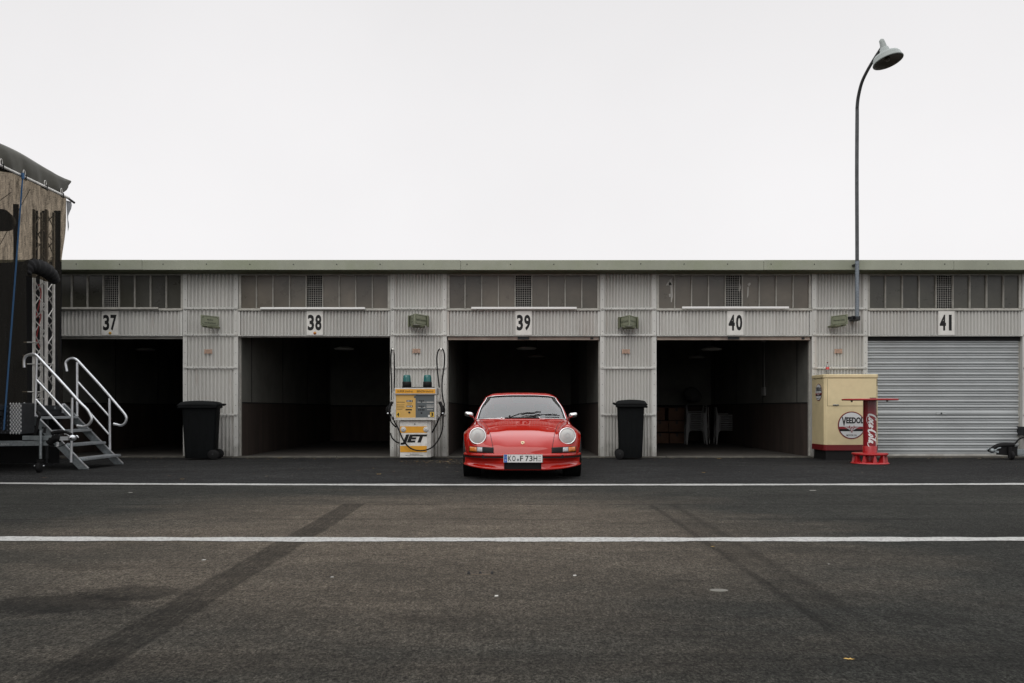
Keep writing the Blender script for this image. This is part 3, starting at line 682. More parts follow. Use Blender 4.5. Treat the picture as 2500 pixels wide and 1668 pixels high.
mb = MB(); mb.box(x0, x1, D, D+0.46, 0.055, 0.75, 0); mb.box(x0+0.015, x1-0.015, D+0.03, D+0.44, 0.0, 0.055, 1)
mb.box(x0+0.01, x1-0.01, D+0.02, D+0.44, 0.75, 0.775, 1); mb.box(x1-0.07, x1+0.004, D-0.004, D-0.0005, 0.06, 0.745, 2)
mb.build('cabinet', [pump_white, black_paint, pump_alu], pump, bevel=0.004)
xf = Xp(1047.8-0.6, D)      # right edge of the painted front
xf = x1-0.075
mb = MB()
def zz(v): return Q2(0, v, D)[2]
mb.box(x0+0.004, xf, D-0.004, D-0.001, zz(1125), zz(1050)); mb.box(x0+0.004, xf, D-0.004, D-0.001, zz(1350), zz(1277))
mb.build('orange_stripe', orange, pump)
mb = MB(); put_text(mb, 'JET', (x0+0.012, D-0.0045, zz(1264)), XA, ZA, xf-x0+0.0, zz(1142)-zz(1262), bold=0.055, shear=0.25)
mb.build('brand_lettering', black_paint, pump, fixn=False)
mb = MB(); put_text(mb, 'Rauchen verboten', (x0+0.19, D-0.005, zz(1377)), XA, ZA, 0.17, 0.018, bold=0.01); put_text(mb, 'Motor und Fremdheizung abstellen', (x0+0.11, D-0.005, zz(1394)), XA, ZA, 0.33, 0.018, bold=0.01)
mb.build('notice_lettering', black_paint, pump, fixn=False)
mb = MB()
for u in (308, 570):
    c = Q2(u, 1087, D); mb.lathe([(0,0),(0.051,0),(0.051,0.002),(0,0.0024)], (c[0], D-0.0045, c[2]), (0,-1,0), n=28)
    for k in range(10):
        a = 2*PI*k/10; mb.box(c[0]+0.036*math.cos(a)-.005, c[0]+0.036*math.cos(a)+.005, D-0.0085, D-0.0075, c[2]+0.036*math.sin(a)-.004, c[2]+0.036*math.sin(a)+.004, 1)
    mb.box(c[0]-0.014, c[0]+0.014, D-0.0085, D-0.0075, c[2]-0.012, c[2]+0.012, 1)
mb.build('round_sticker', [white_enamel, pbr('sticker_grey', (0.3, 0.33, 0.38), 0.5)], pump)
mb = MB(); c = Q2(441, 1024, D); mb.lathe([(0,0),(0.012,0),(0.010,0.012),(0,0.013)], (c[0], D-0.001, c[2]), (0,-1,0), n=12); mb.build('lock', dark_steel, pump)
# head with the display
hx0, hx1 = Q2(200, 0, D-0.05)[0], Q2(690, 0, D-0.05)[0]; hz0, hz1 = Q2(0, 980, D-0.05)[2], Q2(0, 686, D-0.05)[2]; fy = D-0.06
mb = MB(); mb.box(hx0+0.03, hx1-0.03, fy+0.03, D+0.44, hz0+0.004, hz1)
head = mb.build('head', pump_white, pump, bevel=0.006)
mb = MB(); t_ = 0.036
mb.box(hx0, hx1, fy, fy+0.06, hz0, hz0+0.03); mb.box(hx0+0.0, hx0+t_, fy, fy+0.06, hz0+0.031, hz1); mb.box(hx1-t_, hx1, fy, fy+0.06, hz0+0.031, hz1)
mb.box(hx0+t_+0.001, hx1-t_-0.001, fy+0.004, fy+0.05, hz0+0.031, hz0+0.048); mb.build('display_frame', pump_alu, head, bevel=0.004)
px0, px1 = hx0+t_, hx1-t_; xm = Q2(452, 0, D)[0]
mb = MB(); mb.box(px0, xm, fy+0.015, fy+0.029, hz0+0.049, hz1, 0); mb.box(xm+0.0005, px1, fy+0.015, fy+0.029, hz0+0.049, hz1, 1); mb.build('display_panel', [ochre, grey_panel], head)
mb = MB(); yy = fy+0.013
def zq(v): return Q2(0, v, D)[2]
for (u0, u1, v, h, mi) in ((347,418,757,22,0),(347,418,818,20,0),(337,410,857,14,0),(355,410,790,4,0),(235,328,770,5,0),(235,325,800,3,0),(235,318,818,3,0),(235,325,836,3,0),(235,300,853,3,0),
                           (475,510,770,5,1),(530,570,770,5,1),(480,510,832,5,1),(540,565,832,5,1),(578,662,770,7,1),(580,665,803,4,1),(580,665,818,4,1),(580,660,832,4,1),(585,655,858,4,1)):
    mb.box(Q2(u0,0,D)[0], Q2(u1,0,D)[0], yy-0.001, yy+0.001, zq(v+h/2), zq(v-h/2), mi)
for u in (352, 368, 384, 402):     # digits windows
    for v in (757, 818): mb.box(Q2(u,0,D)[0], Q2(u+8,0,D)[0], yy-0.0025, yy-0.0015, zq(v+7), zq(v-7), 1)
for u, v in ((500,757),(518,757),(540,757),(500,820),(518,820),(540,820),(490,858),(510,858),(530,858),(548,858)): mb.box(Q2(u-7,0,D)[0], Q2(u+7,0,D)[0], yy-0.001, yy+0.001, zq(v+9), zq(v-9), 2)
mb.lathe([(0,0),(0.020,0),(0.018,0.004),(0,0.005)], (Q2(380,0,D)[0], yy, zq(889)), (0,-1,0), n=14, mi=2); mb.lathe([(0,0),(0.018,0),(0.016,0.004),(0,0.005)], (Q2(520,0,D)[0], yy, zq(893)), (0,-1,0), n=14, mi=2)
mb.box(Q2(597,0,D)[0], Q2(620,0,D)[0], yy-0.001, yy+0.001, zq(941), zq(918), 1); mb.box(Q2(435,0,D)[0], Q2(477,0,D)[0], yy-0.001, yy+0.001, zq(722), zq(700), 3)
mb.build('display_marks', [black_paint, white_enamel, dark_steel, grey_panel], head)
mb = MB()
for u0, u1, s in ((228, 274, '4'), (620, 668, '3')):
    mb.box(Q2(u0,0,D)[0], Q2(u1,0,D)[0], yy-0.002, yy-0.0015+0.001, zq(942), zq(884), 0)
    put_text(mb, s, (Q2(u0+8,0,D)[0], yy-0.004, zq(936)), XA, ZA, Q2(u1-10,0,D)[0]-Q2(u0+8,0,D)[0], zq(890)-zq(936), 1, bold=0.03)
mb.build('pump_number', [pbr('number_yellow', (0.65, 0.42, 0.06), 0.5), black_paint], head, fixn=False)
# header band
bz0, bz1 = Q2(0, 682, D-0.08)[2], Q2(0, 605, D-0.08)[2]; by = fy-0.02; bx0, bx1 = Q2(203, 0, D-0.08)[0], Q2(691, 0, D-0.08)[0]
mb = MB(); mb.box(bx0, bx1, by, D+0.46, bz0, bz1); hb = mb.build('header', pump_alu, pump, bevel=0.006)
mb = MB(); mb.box(bx0+0.02, bx1-0.02, by-0.004, by-0.0005, bz0+0.022, bz1-0.022); mb.build('header_panel', orange, hb)
mb = MB(); zc = bz0+0.042
put_text(mb, 'SUPER', (bx0+0.055, by-0.005, zc), XA, ZA, 0.135, 0.038, bold=0.012); put_text(mb, 'bleifrei', (bx0+0.205, by-0.005, zc), XA, ZA, 0.14, 0.040)
put_text(mb, 'BENZIN', (bx0+0.425, by-0.005, zc), XA, ZA, 0.155, 0.038, bold=0.012); put_text(mb, 'bleifrei', (bx0+0.595, by-0.005, zc), XA, ZA, 0.135, 0.040)
mb.build('header_lettering', black_paint, hb, fixn=False)
mb = MB(); mb.box(bx0+0.13, bx1-0.06, D+0.02, D+0.36, bz1+0.0005, bz1+0.02); mb.build('beacon_rail', black_paint, pump, bevel=0.004)
for u in (347, 586):
    c = Q2(u, 0, D+0.12)[0]; zb_ = bz1+0.02; yc = D+0.14
    mb = MB(); mb.lathe([(0,0),(0.086,0),(0.084,0.09),(0.080,0.105),(0,0.105)], (c, yc, zb_), ZA, n=26); bb = mb.build('beacon', black_paint, pump)
    mb = MB(); mb.lathe([(0.076,0.105),(0.075,0.16),(0.068,0.215),(0.058,0.232),(0,0.236)], (c, yc, zb_), ZA, n=26); mb.build('lens', teal, bb)
# hose masts, hoses and nozzles
for side in (1, -1):
    d = D+0.15
    if side == 1:
        top = Q2(745, 150, d); loop = [(724,600,-.02),(713,500,0),(698,340,.02),(697,240,.02),(715,170,.02),(745,147,.02),(772,170,.02),(785,235,.02),(782,340,.02),(770,430,.0),(758,520,0),(757,640,-.02),(768,740,-.05),(782,800,-.08),(770,880,-.10),(768,960,-.12),(764,1050,-.14),(748,1130,-.17),(712,1210,-.20),(650,1285,-.22),(580,1322,-.23),(500,1333,-.24),(420,1318,-.24),(355,1275,-.23),(305,1205,-.22),(270,1130,-.19),(240,1060,-.14),(205,1000,-.08),(186,940,-.03)]
        mx = 745
    else:
        loop = [(196,640,.10),(205,500,.12),(203,330,.12),(198,220,.12),(188,160,.12),(178,143,.12),(170,165,.12),(163,240,.12),(164,380,.12),(170,520,.12),(172,700,.10),(160,800,.06),(150,880,.02),(160,980,0),(190,1030,0),(225,1060,.02)]
        mx = 183
    mb = MB(); p = smooth_path([Q2(u, v, d+o) for u, v, o in loop], 6); mb.tube(p, 0.0135, n=10); mb.build('hose', rubber, pump)
    mb = MB(); a = Q2(mx, 0, d)[0]
    mb.tube([(a, d+0.05, Q2(0, 735, d)[2]), (a, d+0.05, Q2(0, 665, d)[2])], 0.024, n=12); mb.tube([(a, d+0.05, Q2(0, 665, d)[2]), (a, d+0.05, Q2(0, 158, d)[2])], 0.0125, n=10); mb.tube([(a, d+0.05, Q2(0,158,d)[2]), (a, d-0.0, Q2(0,150,d)[2])], 0.02, n=8)
    mb.build('hose_mast', alu_matt, pump)
    s = side; xx = hx1 if s == 1 else hx0
    mb = MB()
    mb.bar((xx+0.0*s, D+0.12, 1.10), (xx+0.09*s, D+0.08, 1.12), 0.03, 0.05, 0); mb.bar((xx+0.0*s, D+0.12, 0.84), (xx+0.10*s, D+0.08, 0.86), 0.05, 0.03, 0); mb.box(min(xx+0.015*s, xx+0.06*s), max(xx+0.015*s, xx+0.06*s), D+0.05, D+0.2, 0.82, 0.90)
    mb.build('nozzle_holster', pump_alu, pump, bevel=0.004)
    mb = MB(); q = [(xx+0.055*s, D+0.06, 1.10), (xx+0.085*s, D+0.04, 1.04), (xx+0.11*s, D+0.03, 0.96), (xx+0.10*s, D+0.03, 0.90), (xx+0.075*s, D+0.05, 0.84)]
    mb.tube(smooth_path(q, 5), [0.030]*8 + [0.036]*7 + [0.018]*6, n=12); mb.tube(smooth_path([(xx+0.12*s, D+0.02, 1.03), (xx+0.155*s, D, 0.98), (xx+0.15*s, D, 0.90), (xx+0.12*s, D+0.02, 0.87)], 5), 0.009, n=8)
    nz = mb.build('nozzle', rubber, pump)
    mb = MB(); mb.lathe([(0,0),(0.017,0),(0.017,0.03),(0,0.032)], (xx+0.12*s, D-0.02, 0.885), (0,-1,0), n=12); mb.tube([(xx+0.07*s, D+0.05, 0.85), (xx+0.05*s, D+0.09, 0.77)], 0.011, n=10); mb.build('spout', alu, nz)
mb = MB(); p = smooth_path([Q2(u, v, D+o) for u, v, o in ((160,1130,.25),(172,1175,.22),(200,1210,.15),(235,1235,.10),(266,1245,.05))], 6); mb.tube(p, 0.0135, n=10); mb.build('hose', rubber, pump)
mb = MB(); p = smooth_path([Q2(u, v, D+o) for u, v, o in ((755,900,.06),(720,965,.10),(690,1030,.15),(655,1095,.2),(640,1120,.22))], 6); mb.tube(p, 0.015, n=10); mb.build('hose', rubber, pump)

# ------------------------------------------------------------------ wheelie bins
def make_bin():
    t = thing('wheelie_bin', (0,0,0), 'black plastic wheelie bin', 'bin', 'black wheelie bins')
    hw, hd = 0.235, 0.25
    # body tapers towards the base; local +x is the handle / wheel side
    secs = []
    for z, kx, ky in ((0.03,0.82,0.84),(0.045,0.85,0.86),(0.30,0.89,0.90),(0.60,0.94,0.94),(0.86,0.985,0.98),(0.885,1.0,1.0)):
        q = []
        for a, b in ((-1,-1),(1,-1),(1,1),(-1,1)):
            r = 0.05; cx, cy = a*(hd*kx-r), b*(hw*ky-r); s0 = math.atan2(b, a) - PI/4
            for k in range(5): an = s0 + PI/2*k/4; q.append((cx+r*math.cos(an), cy+r*math.sin(an), z))
        secs.append(q)
    mb = MB(); mb.grid(secs, close_u=True); mb.add(secs[0], [tuple(range(len(secs[0])))]); 
    # moulded ribs on the sides
    for x in (-0.12, 0.0, 0.12):
        for s in (-1, 1): mb.hexa([(x-0.012, s*0.19, 0.10), (x+0.012, s*0.19, 0.10), (x+0.012, s*0.206, 0.10), (x-0.012, s*0.206, 0.10)], [(x-0.012, s*0.215, 0.80), (x+0.012, s*0.215, 0.80), (x+0.012, s*0.232, 0.80), (x-0.012, s*0.232, 0.80)])
    mb.build('body', bin_m, t, world=False, bevel=0.003)
    mb = MB(); 
    mb.box(-0.295, 0.27, -0.275, 0.275, 0.885, 0.925); mb.box(-0.31, -0.25, -0.24, 0.24, 0.875, 0.905)
    mb.build('rim', bin_lid_m, t, world=False, bevel=0.012, seg=2)
    mb = MB(); rows = []
    for i in range(13):
        x = -0.31 + 0.61*i/12; row = []
        for j in range(13):
            y = -0.283 + 0.566*j/12; e = min(1, (1-abs(2*i/12-1))*5)*min(1, (1-abs(2*j/12-1))*5)
            row.append((x, y, 0.928 + 0.062*e**0.6 + 0.022*math.sin(PI*i/12)*e))
        rows.append(row)
    mb.grid(rows); lid = mb.build('lid', bin_lid_m, t, world=False)
    s_ = lid.modifiers.new('solid', 'SOLIDIFY'); s_.thickness = 0.008
    mb = MB(); mb.tube([(0.315, -0.22, 0.95), (0.315, 0.22, 0.95)], 0.016, n=10)
    for y in (-0.2, 0.0, 0.2): mb.bar((0.25, y, 0.925), (0.315, y, 0.95), 0.03, 0.03)
    mb.build('handle', bin_lid_m, t, world=False)
    mb = MB(); mb.tube([(0.20, -0.24, 0.10), (0.20, 0.24, 0.10)], 0.012, n=8); mb.build('axle', dark_steel, t, world=False)
    for y in (-0.215, 0.215):
        mb = MB(); mb.lathe([(0.0,-0.024),(0.076,-0.024),(0.086,-0.016),(0.086,0.016),(0.076,0.024),(0.0,0.024)], (0.21, y, 0.087), YA, n=28); mb.build('wheel', rubber, t, world=False)
    return t
b1 = make_bin(); b1.location = (Xp(486, 15.6), 15.72, 0.004); b1.rotation_euler = (0, 0, R(9)); b1.scale = (1.26, 1.05, 1.11)
b1['label'] = 'wide black wheelie bin partly in front of the open garage, beside the metal steps'
b2 = copy_tree(b1); b2.location = (Xp(1540.5, 15.7), 15.78, 0.004); b2.rotation_euler = (0, 0, R(180-6)); b2.scale = (1.02, 1.05, 1.13)
b2['label'] = 'black wheelie bin standing against the pillar just right of the red car'

# ------------------------------------------------------------------ cream cabinet
def Q3(u, v, d): return P(1960+u/5.227, 860+v/5.227, d)
cream = pbr('cream_enamel', (0.66, 0.555, 0.33), 0.38, noise=0.12, nscale=3, tint=(0.55, 0.44, 0.25), tlo=0.58, thi=0.85)
maroon = pbr('maroon_enamel', (0.15, 0.010, 0.012), 0.4)
D = 15.50
cx0, cx1 = Xp(2012.6, D), Xp(2144.8, D); cb = 16.14
zl0, zl1 = Zp(923, D), Zp(915.4, D); zr1, zr0 = Zp(1086.7, D), Zp(1100, D)
cab = thing('oil_cabinet', ((cx0+cx1)/2, 15.8, 0.004), 'cream metal oil cabinet with maroon base stripe and a round oil sign', 'cabinet')
ch = 0.035
def cabsec(e): return [(cx0-e, cb), (cx0-e, D+ch), (cx0+ch-e*0.3, D-e), (cx1-ch+e*0.3, D-e), (cx1+e, D+ch), (cx1+e, cb)]
def prism_z(mb, sec, z0, z1, mi=0): n = len(sec); mb.add([(x,y,z0) for x,y in sec]+[(x,y,z1) for x,y in sec], [tuple(range(n))[::-1], tuple(range(n,2*n))]+[(i,(i+1)%n,(i+1)%n+n,i+n) for i in range(n)], mi)
mb = MB(); prism_z(mb, cabsec(0), zr1+0.001, zl0-0.004); mb.build('body', cream, cab, bevel=0.004)
mb = MB(); prism_z(mb, cabsec(0.003), zr0, zr1); mb.build('base_stripe', maroon, cab, bevel=0.002)
mb = MB(); prism_z(mb, cabsec(-0.04), 0.0, zr0-0.001); mb.build('plinth', black_paint, cab)
mb = MB(); prism_z(mb, cabsec(0.012), zl0, zl1+0.012); mb.build('lid', cream, cab, bevel=0.014, seg=3)
dx0, dx1, dz0, dz1 = Q3(315,0,D)[0], Q3(940,0,D)[0], Q3(0,685,D)[2], Q3(0,336,D)[2]
mb = MB(); mb.box(dx0-0.004, dx1+0.004, D-0.0015, D+0.001, dz0-0.004, dz1+0.002, 0); mb.build('door_gap', pbr('cabinet_gap', (0.07,0.05,0.03), 0.8), cab)
mb = MB(); mb.box(dx0, dx1, D-0.006, D-0.0017, dz0, dz1); dr = mb.build('door', cream, cab, bevel=0.002)
hxc, hz = Q3(418, 0, D)[0], Q3(0, 674, D)[2]
mb = MB(); mb.box(hxc-0.055, hxc+0.055, D-0.024, D-0.0065, hz-0.008, hz+0.012); mb.build('handle', galv, dr, bevel=0.004)
mb = MB(); mb.box(dx1+0.006, dx1+0.014, D-0.006, D-0.0005, dz1-0.14, dz1-0.01); mb.box(dx1+0.006, dx1+0.014, D-0.006, D-0.0005, 0.80, 0.86); mb.build('hinge', dark_steel, cab)
def oil_sign(parent, c, ux, r, side=False):
    """round enamel sign: white disc, dark rim, word, band with winged V"""
    ux = Vector(ux); n = ux.cross(Vector(ZA)); c = Vector(c)
    red = pbr('sign_dark_red', (0.22, 0.015, 0.02), 0.4); blk = black_paint; wht = pbr('sign_white', (0.60, 0.62, 0.62), 0.4)
    def disc(mb, r0, lift, mi, a0=0, a1=2*PI, k=40):
        pts = [tuple(c + ux*r0*math.cos(a0+(a1-a0)*i/k) + Vector(ZA)*r0*math.sin(a0+(a1-a0)*i/k) + n*lift) for i in range(k)]
        mb.add(pts, [tuple(range(k))], mi)
    def strip(mb, za, zb_, lift, mi, rr):
        k = 12; A = []; B = []
        for i in range(k+1):
            z = za + (zb_-za)*i/k; xx = math.sqrt(max(0, rr*rr-z*z)); A.append(tuple(c+ux*-xx+Vector(ZA)*z+n*lift)); B.append(tuple(c+ux*xx+Vector(ZA)*z+n*lift))
        mb.grid([A, B], mi, smooth=False)
    mb = MB(); disc(mb, r, 0.003, 0); disc(mb, r*0.945, 0.0045, 1); disc(mb, r*0.92, 0.006, 2)
    strip(mb, -0.27*r, -0.10*r, 0.0075, 0, r*0.92); strip(mb, -0.43*r, -0.27*r, 0.0075, 1, r*0.92)
    lt = 0.009
    def T(s, x, z, w_, h_, mi, **kw): put_text(mb, s, c+ux*(x*r)+Vector(ZA)*(z*r)+n*lt, ux, ZA, w_*r, h_*r, mi, **kw)
    T('V', -0.72, -0.04, 0.32, 0.64, 1, bold=0.04); T('EEDOL', -0.40, 0.13, 1.27, 0.45, 1, bold=0.04)
    T('MOTOR OIL', -0.38, -0.78, 0.76, 0.12, 1, bold=0.01)
    for s in (-1, 1):     # wings
        for k in range(4):
            z0 = -0.20-0.055*k; q = [(0.10*s, z0), (0.10*s, z0-0.03), ((0.50-0.10*k)*s, z0+0.06), ((0.54-0.10*k)*s, z0+0.09)]
            mb.add([tuple(c+ux*a*r+Vector(ZA)*b*r+n*(lt+0.001)) for a, b in (q if s == -1 else q[::-1])], [(0,1,2,3)], 2)
    lt = 0.012; T('V', -0.2, -0.55, 0.4, 0.52, 0, bold=0.02); lt = 0.0135; T('V', -0.13, -0.46, 0.26, 0.40, 2, bold=-0.005)
    return mb.build('oil_sign', [red, blk, wht], parent, fixn=False)
c = Q3(622, 933, D); oil_sign(cab, (c[0], D-0.001, c[2]), XA, 0.262)
yc = 15.78; oil_sign(cab, (cx0-0.001, yc, Zp(860+512/5.227, yc)), (0,-1,0), 0.165)
# cola bottle on top
x, y = Xp(2020.3, 15.72), 15.72; zt = zl1+0.012
t = thing('cola_bottle', (x, y, zt), 'small cola bottle with red label standing on the cream cabinet', 'bottle')
gls = thin_glass('bottle_plastic', (0.8, 0.8, 0.8), 0.1, 0.05, 0.25)
mb = MB(); mb.lathe([(0,0.0),(0.030,0.0),(0.033,0.01),(0.032,0.03),(0.034,0.09),(0.031,0.105),(0.031,0.14),(0.030,0.155),(0.018,0.195),(0.0125,0.215),(0.0125,0.225)], (x,y,zt), ZA, n=24); mb.build('bottle_body', gls, t)
mb = MB(); mb.lathe([(0,0.003),(0.028,0.003),(0.030,0.03),(0.031,0.10),(0,0.10)], (x,y,zt), ZA, n=20); mb.build('cola', pbr('cola_liquid', (0.012,0.006,0.005), 0.2), t)
mb = MB(); mb.lathe([(0.0335,0.10),(0.0335,0.145),(0.0325,0.146),(0.0325,0.10)], (x,y,zt), ZA, n=24); mb.build('label', pbr('bottle_label_red', (0.50,0.05,0.045), 0.45), t)
mb = MB(); mb.lathe([(0.0,0.245),(0.013,0.243),(0.0145,0.225),(0,0.225)], (x,y,zt), ZA, n=16); mb.build('cap', pbr('bottle_cap', (0.12,0.02,0.02), 0.4), t)

# ------------------------------------------------------------------ red bar table
d = 14.52
cx = Xp(2123.5, d); red_t = pbr('red_table_enamel', (0.38, 0.010, 0.013), 0.35, noise=0.12, nscale=5, coat=0.2)
red_d = pbr('dark_red_enamel', (0.24, 0.007, 0.013), 0.32, noise=0.15, nscale=4, coat=0.3)
tb = thing('bar_table', (cx, d, 0.004), 'round red standing table with white script lettering down its column', 'bar table')
mb = MB(); mb.lathe([(0,1.118),(0.455,1.118),(0.468,1.126),(0.468,1.142),(0.458,1.148),(0,1.148)], (cx,d,0), ZA, n=72); mb.build('tabletop', red_t, tb)
mb = MB(); mb.box(cx-0.33, cx-0.31, d-0.02, d+0.02, 1.09, 1.118); mb.box(cx+0.30, cx+0.32, d-0.02, d+0.02, 1.10, 1.118); mb.build('top_fixing', dark_steel, tb)
mb = MB(); mb.lathe([(0.112,1.117),(0.112,0.20),(0.114,0.15)], (cx,d,0), ZA, n=48); col = mb.build('column', red_d, tb)
mb = MB()
mb.lathe([(0.115,0.020),(0.29,0.012),(0.318,0.0),(0.325,0.006),(0.30,0.028),(0.115,0.045)], (cx,d,0.004), ZA, n=56)
mb.lathe([(0.115,0.150),(0.285,0.150),(0.302,0.160),(0.302,0.182),(0.285,0.190),(0.115,0.190)], (cx,d,0.004), ZA, n=56)
for k in range(10):
    a = 2*PI*k/10 + 0.2; u = Vector((math.cos(a), math.sin(a), 0)); v = Vector((-u.y, u.x, 0)); c0 = Vector((cx, d, 0))
    lo = [c0+u*0.19+v*0.035, c0+u*0.19-v*0.035, c0+u*0.295-v*0.035, c0+u*0.295+v*0.035]; hi = [c0+u*0.23+v*0.014, c0+u*0.23-v*0.014, c0+u*0.278-v*0.014, c0+u*0.278+v*0.014]
    mb.hexa([(p.x,p.y,0.028) for p in lo], [(p.x,p.y,0.156) for p in hi])
mb.lathe([(0.118,0.04),(0.118,0.30),(0.1125,0.31)], (cx,d,0.004), ZA, n=48)
mb.build('foot', red_t, tb, bevel=0.002)
# script lettering wrapped round the column, reading downwards
def script(parent):
    """white connected script: strokes in (s along the word 0..1, t across -0.5..0.5)"""
    S = []
    def C(s): S.append(([(s+.10,.30),(s+.125,.42),(s+.09,.48),(s+.05,.38),(s+.02,.10),(s+.025,-.14),(s+.055,-.24),(s+.09,-.20),(s+.115,-.10)], 1.25))
    def o(s): S.append(([(s+.03,.10),(s+.01,0),(s+.01,-.14),(s+.03,-.20),(s+.055,-.10),(s+.06,.02),(s+.045,.11),(s+.03,.10)], 1)); S.append(([(s+.055,.05),(s+.085,.03)], .6))
    def c_(s): S.append(([(s+.06,.06),(s+.045,.12),(s+.025,.08),(s+.01,-.05),(s+.02,-.19),(s+.045,-.17),(s+.08,-.04)], 1))
    def a(s): S.append(([(s+.055,.09),(s+.03,.10),(s+.012,-.04),(s+.015,-.18),(s+.035,-.18),(s+.055,-.02),(s+.065,.11),(s+.055,-.06),(s+.062,-.19),(s+.09,-.12)], 1))
    def l(s): S.append(([(s+.0,-.10),(s+.035,.18),(s+.045,.40),(s+.03,.42),(s+.015,.2),(s+.01,-.10),(s+.025,-.20),(s+.05,-.10)], 1))
    C(0.0); o(.13); c_(.22); a(.305)
    S.append(([(.405,.0),(.44,.02)], 1.1))
    C(.44); o(.575); l(.675); a(.74)
    S.append(([(.045,-.20),(.12,-.34),(.22,-.36),(.30,-.28)], .55)); S.append(([(.50,.47),(.56,.52),(.66,.34),(.80,.44),(.95,.42),(1.0,.34)], .9)); S.append(([(.80,-.2),(.86,-.28),(.93,-.20),(.97,-.05)], .7))
    mb = MB(); z_top, Ln, Ht = Q3(0,790,d)[2], 0.62, 0.225
    for st, wt in S:
        p = smooth_path([(q[0], q[1], 0) for q in st], 5); n = len(p); A, B = [], []
        for i, q in enumerate(p):
            tg = (p[min(i+1,n-1)] - p[max(i-1,0)]); tg = Vector((tg.x*Ln, tg.y*Ht, 0)); tg.normalize(); nn = Vector((-tg.y, tg.x, 0))
            w_ = 0.0105*wt*(0.45+0.55*abs(math.sin(PI*min(max(i/(n-1),0.06),0.94))))*(0.75+0.5*abs(tg.y))
            for sgn, dst in ((1, A), (-1, B)):
                s_ = q.x*Ln + nn.x*w_*sgn - 0.10*q.y*Ht*0; t_ = (q.y+0.02)*Ht + nn.y*w_*sgn
                s_ += 0.28*t_           # slant
                an = (t_-0.022)/0.114
                dst.append((cx + 0.1145*math.sin(an), d - 0.1145*math.cos(an), z_top - s_))
        mb.grid([A, B], 0, smooth=True)
    return mb.build('script_lettering', pbr('script_white', (0.75,0.75,0.74), 0.5), parent, fixn=False)
script(col)
mb = MB(); mb.box(cx-0.17, cx+0.0, d-0.18, d+0.1, 1.1485, 1.1515, 0); mb.box(cx+0.03, cx+0.15, d-0.1, d+0.06, 1.1485, 1.1512, 0); mb.build('tabletop_sticker', [pbr('script_white', (0.75,0.75,0.74), 0.5)], tb)
x = cx+0.10; t = thing('ashtray', (x, d+0.1, 1.1518), 'small dark ashtray on the round red table', 'ashtray')
mb = MB(); mb.lathe([(0,0.004),(0.045,0.004),(0.05,0.018),(0.056,0.018),(0.05,0),(0,0)], (x,d+0.1,1.152), ZA, n=24); mb.build('dish', black_paint, t)

# ------------------------------------------------------------------ inside garage 40: stacked chairs and boxes
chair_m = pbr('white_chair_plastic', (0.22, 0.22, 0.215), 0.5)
def make_chair():
    t = thing('plastic_chair', (0,0,0), 'x', 'chair')
    # seat with apron
    mb = MB(); rows = []
    for i in range(9):
        y = -0.20+0.40*i/8; rows.append([(-0.225+0.45*j/10, y, 0.405 - 0.018*math.sin(PI*i/8)*math.sin(PI*j/10)) for j in range(11)])
    mb.grid(rows); k = 10; A = []; B = []
    for j in range(k+1):     # rounded front apron
        s = j/k; xx = -0.225+0.45*s; e = max(0, abs(2*s-1)-0.62)/0.38; A.append((xx, -0.212, 0.405)); B.append((xx, -0.216, 0.378 - 0.10*e*e))
    mb.grid([A, B]); mb.grid([[(p[0], -p[1], p[2]) for p in A], [(p[0], -p[1], p[2]) for p in B]])
    o = mb.build('seat', chair_m, t, world=False); s_ = o.modifiers.new('s', 'SOLIDIFY'); s_.thickness = 0.008
    for sx in (-1, 1):
        for sy in (-1, 1):
            mb = MB(); mb.hexa([(sx*0.255,sy*0.235,0),(sx*0.285,sy*0.235,0),(sx*0.285,sy*0.26,0),(sx*0.255,sy*0.26,0)], [(sx*0.20,sy*0.20,0.405),(sx*0.24,sy*0.20,0.405),(sx*0.24,sy*0.222,0.405),(sx*0.20,sy*0.222,0.405)]); mb.build('leg', chair_m, t, world=False)
    for sx in (-1, 1):
        mb = MB(); p = smooth_path([(sx*0.232,-0.19,0.40),(sx*0.262,-0.20,0.52),(sx*0.268,-0.15,0.60),(sx*0.266,0.10,0.60)], 4); mb.tube(p, [0.015]*len(p), n=6)
        mb.build('armrest', chair_m, t, world=False)
    mb = MB()
    for sx in (-1, 1): mb.bar((sx*0.205, 0.215, 0.40), (sx*0.245, 0.285, 0.60), 0.034, 0.02)
    A = [(-0.215+0.43*j/10, 0.222, 0.425) for j in range(11)]; B = [(-0.22+0.44*j/10, 0.232, 0.455-0.01*math.sin(PI*j/10)) for j in range(11)]
    mb.grid([A, B]); mb.build('backrest', chair_m, t, world=False)
    return t
ch0 = make_chair(); first = True
ORD = ['lowest', 'second', 'third', 'fourth', 'fifth', 'sixth', 'seventh', 'eighth', 'ninth', 'topmost']
for (px, n, w_, dd) in ((1698.6, 10, 'left', 22.4), (1771, 9, 'right', 22.4)):
    for k in range(n):
        c = ch0 if first else copy_tree(ch0); first = False
        c.location = (Xp(px, dd) + random.uniform(-.004,.004), dd, 0.013+0.050*k); c.rotation_euler = (0,0,R(-6+random.uniform(-1.0,1.0)))
        nm = 'topmost' if k == n-1 else ORD[k]
        c['label'] = '%s white plastic chair %s the %s stack inside the open garage' % (nm, 'of' if k in (0, n-1) else 'from the bottom of', w_)
        c['group'] = 'stacked white plastic chairs in the garage'
card = pbr('cardboard', (0.16, 0.088, 0.055), 0.85, noise=0.3, nscale=5); tape = pbr('box_tape', (0.035, 0.02, 0.014), 0.5)
def Q4(u, v, dd): return P(1600+u/5.807, 860+v/5.807, dd)
k = 0
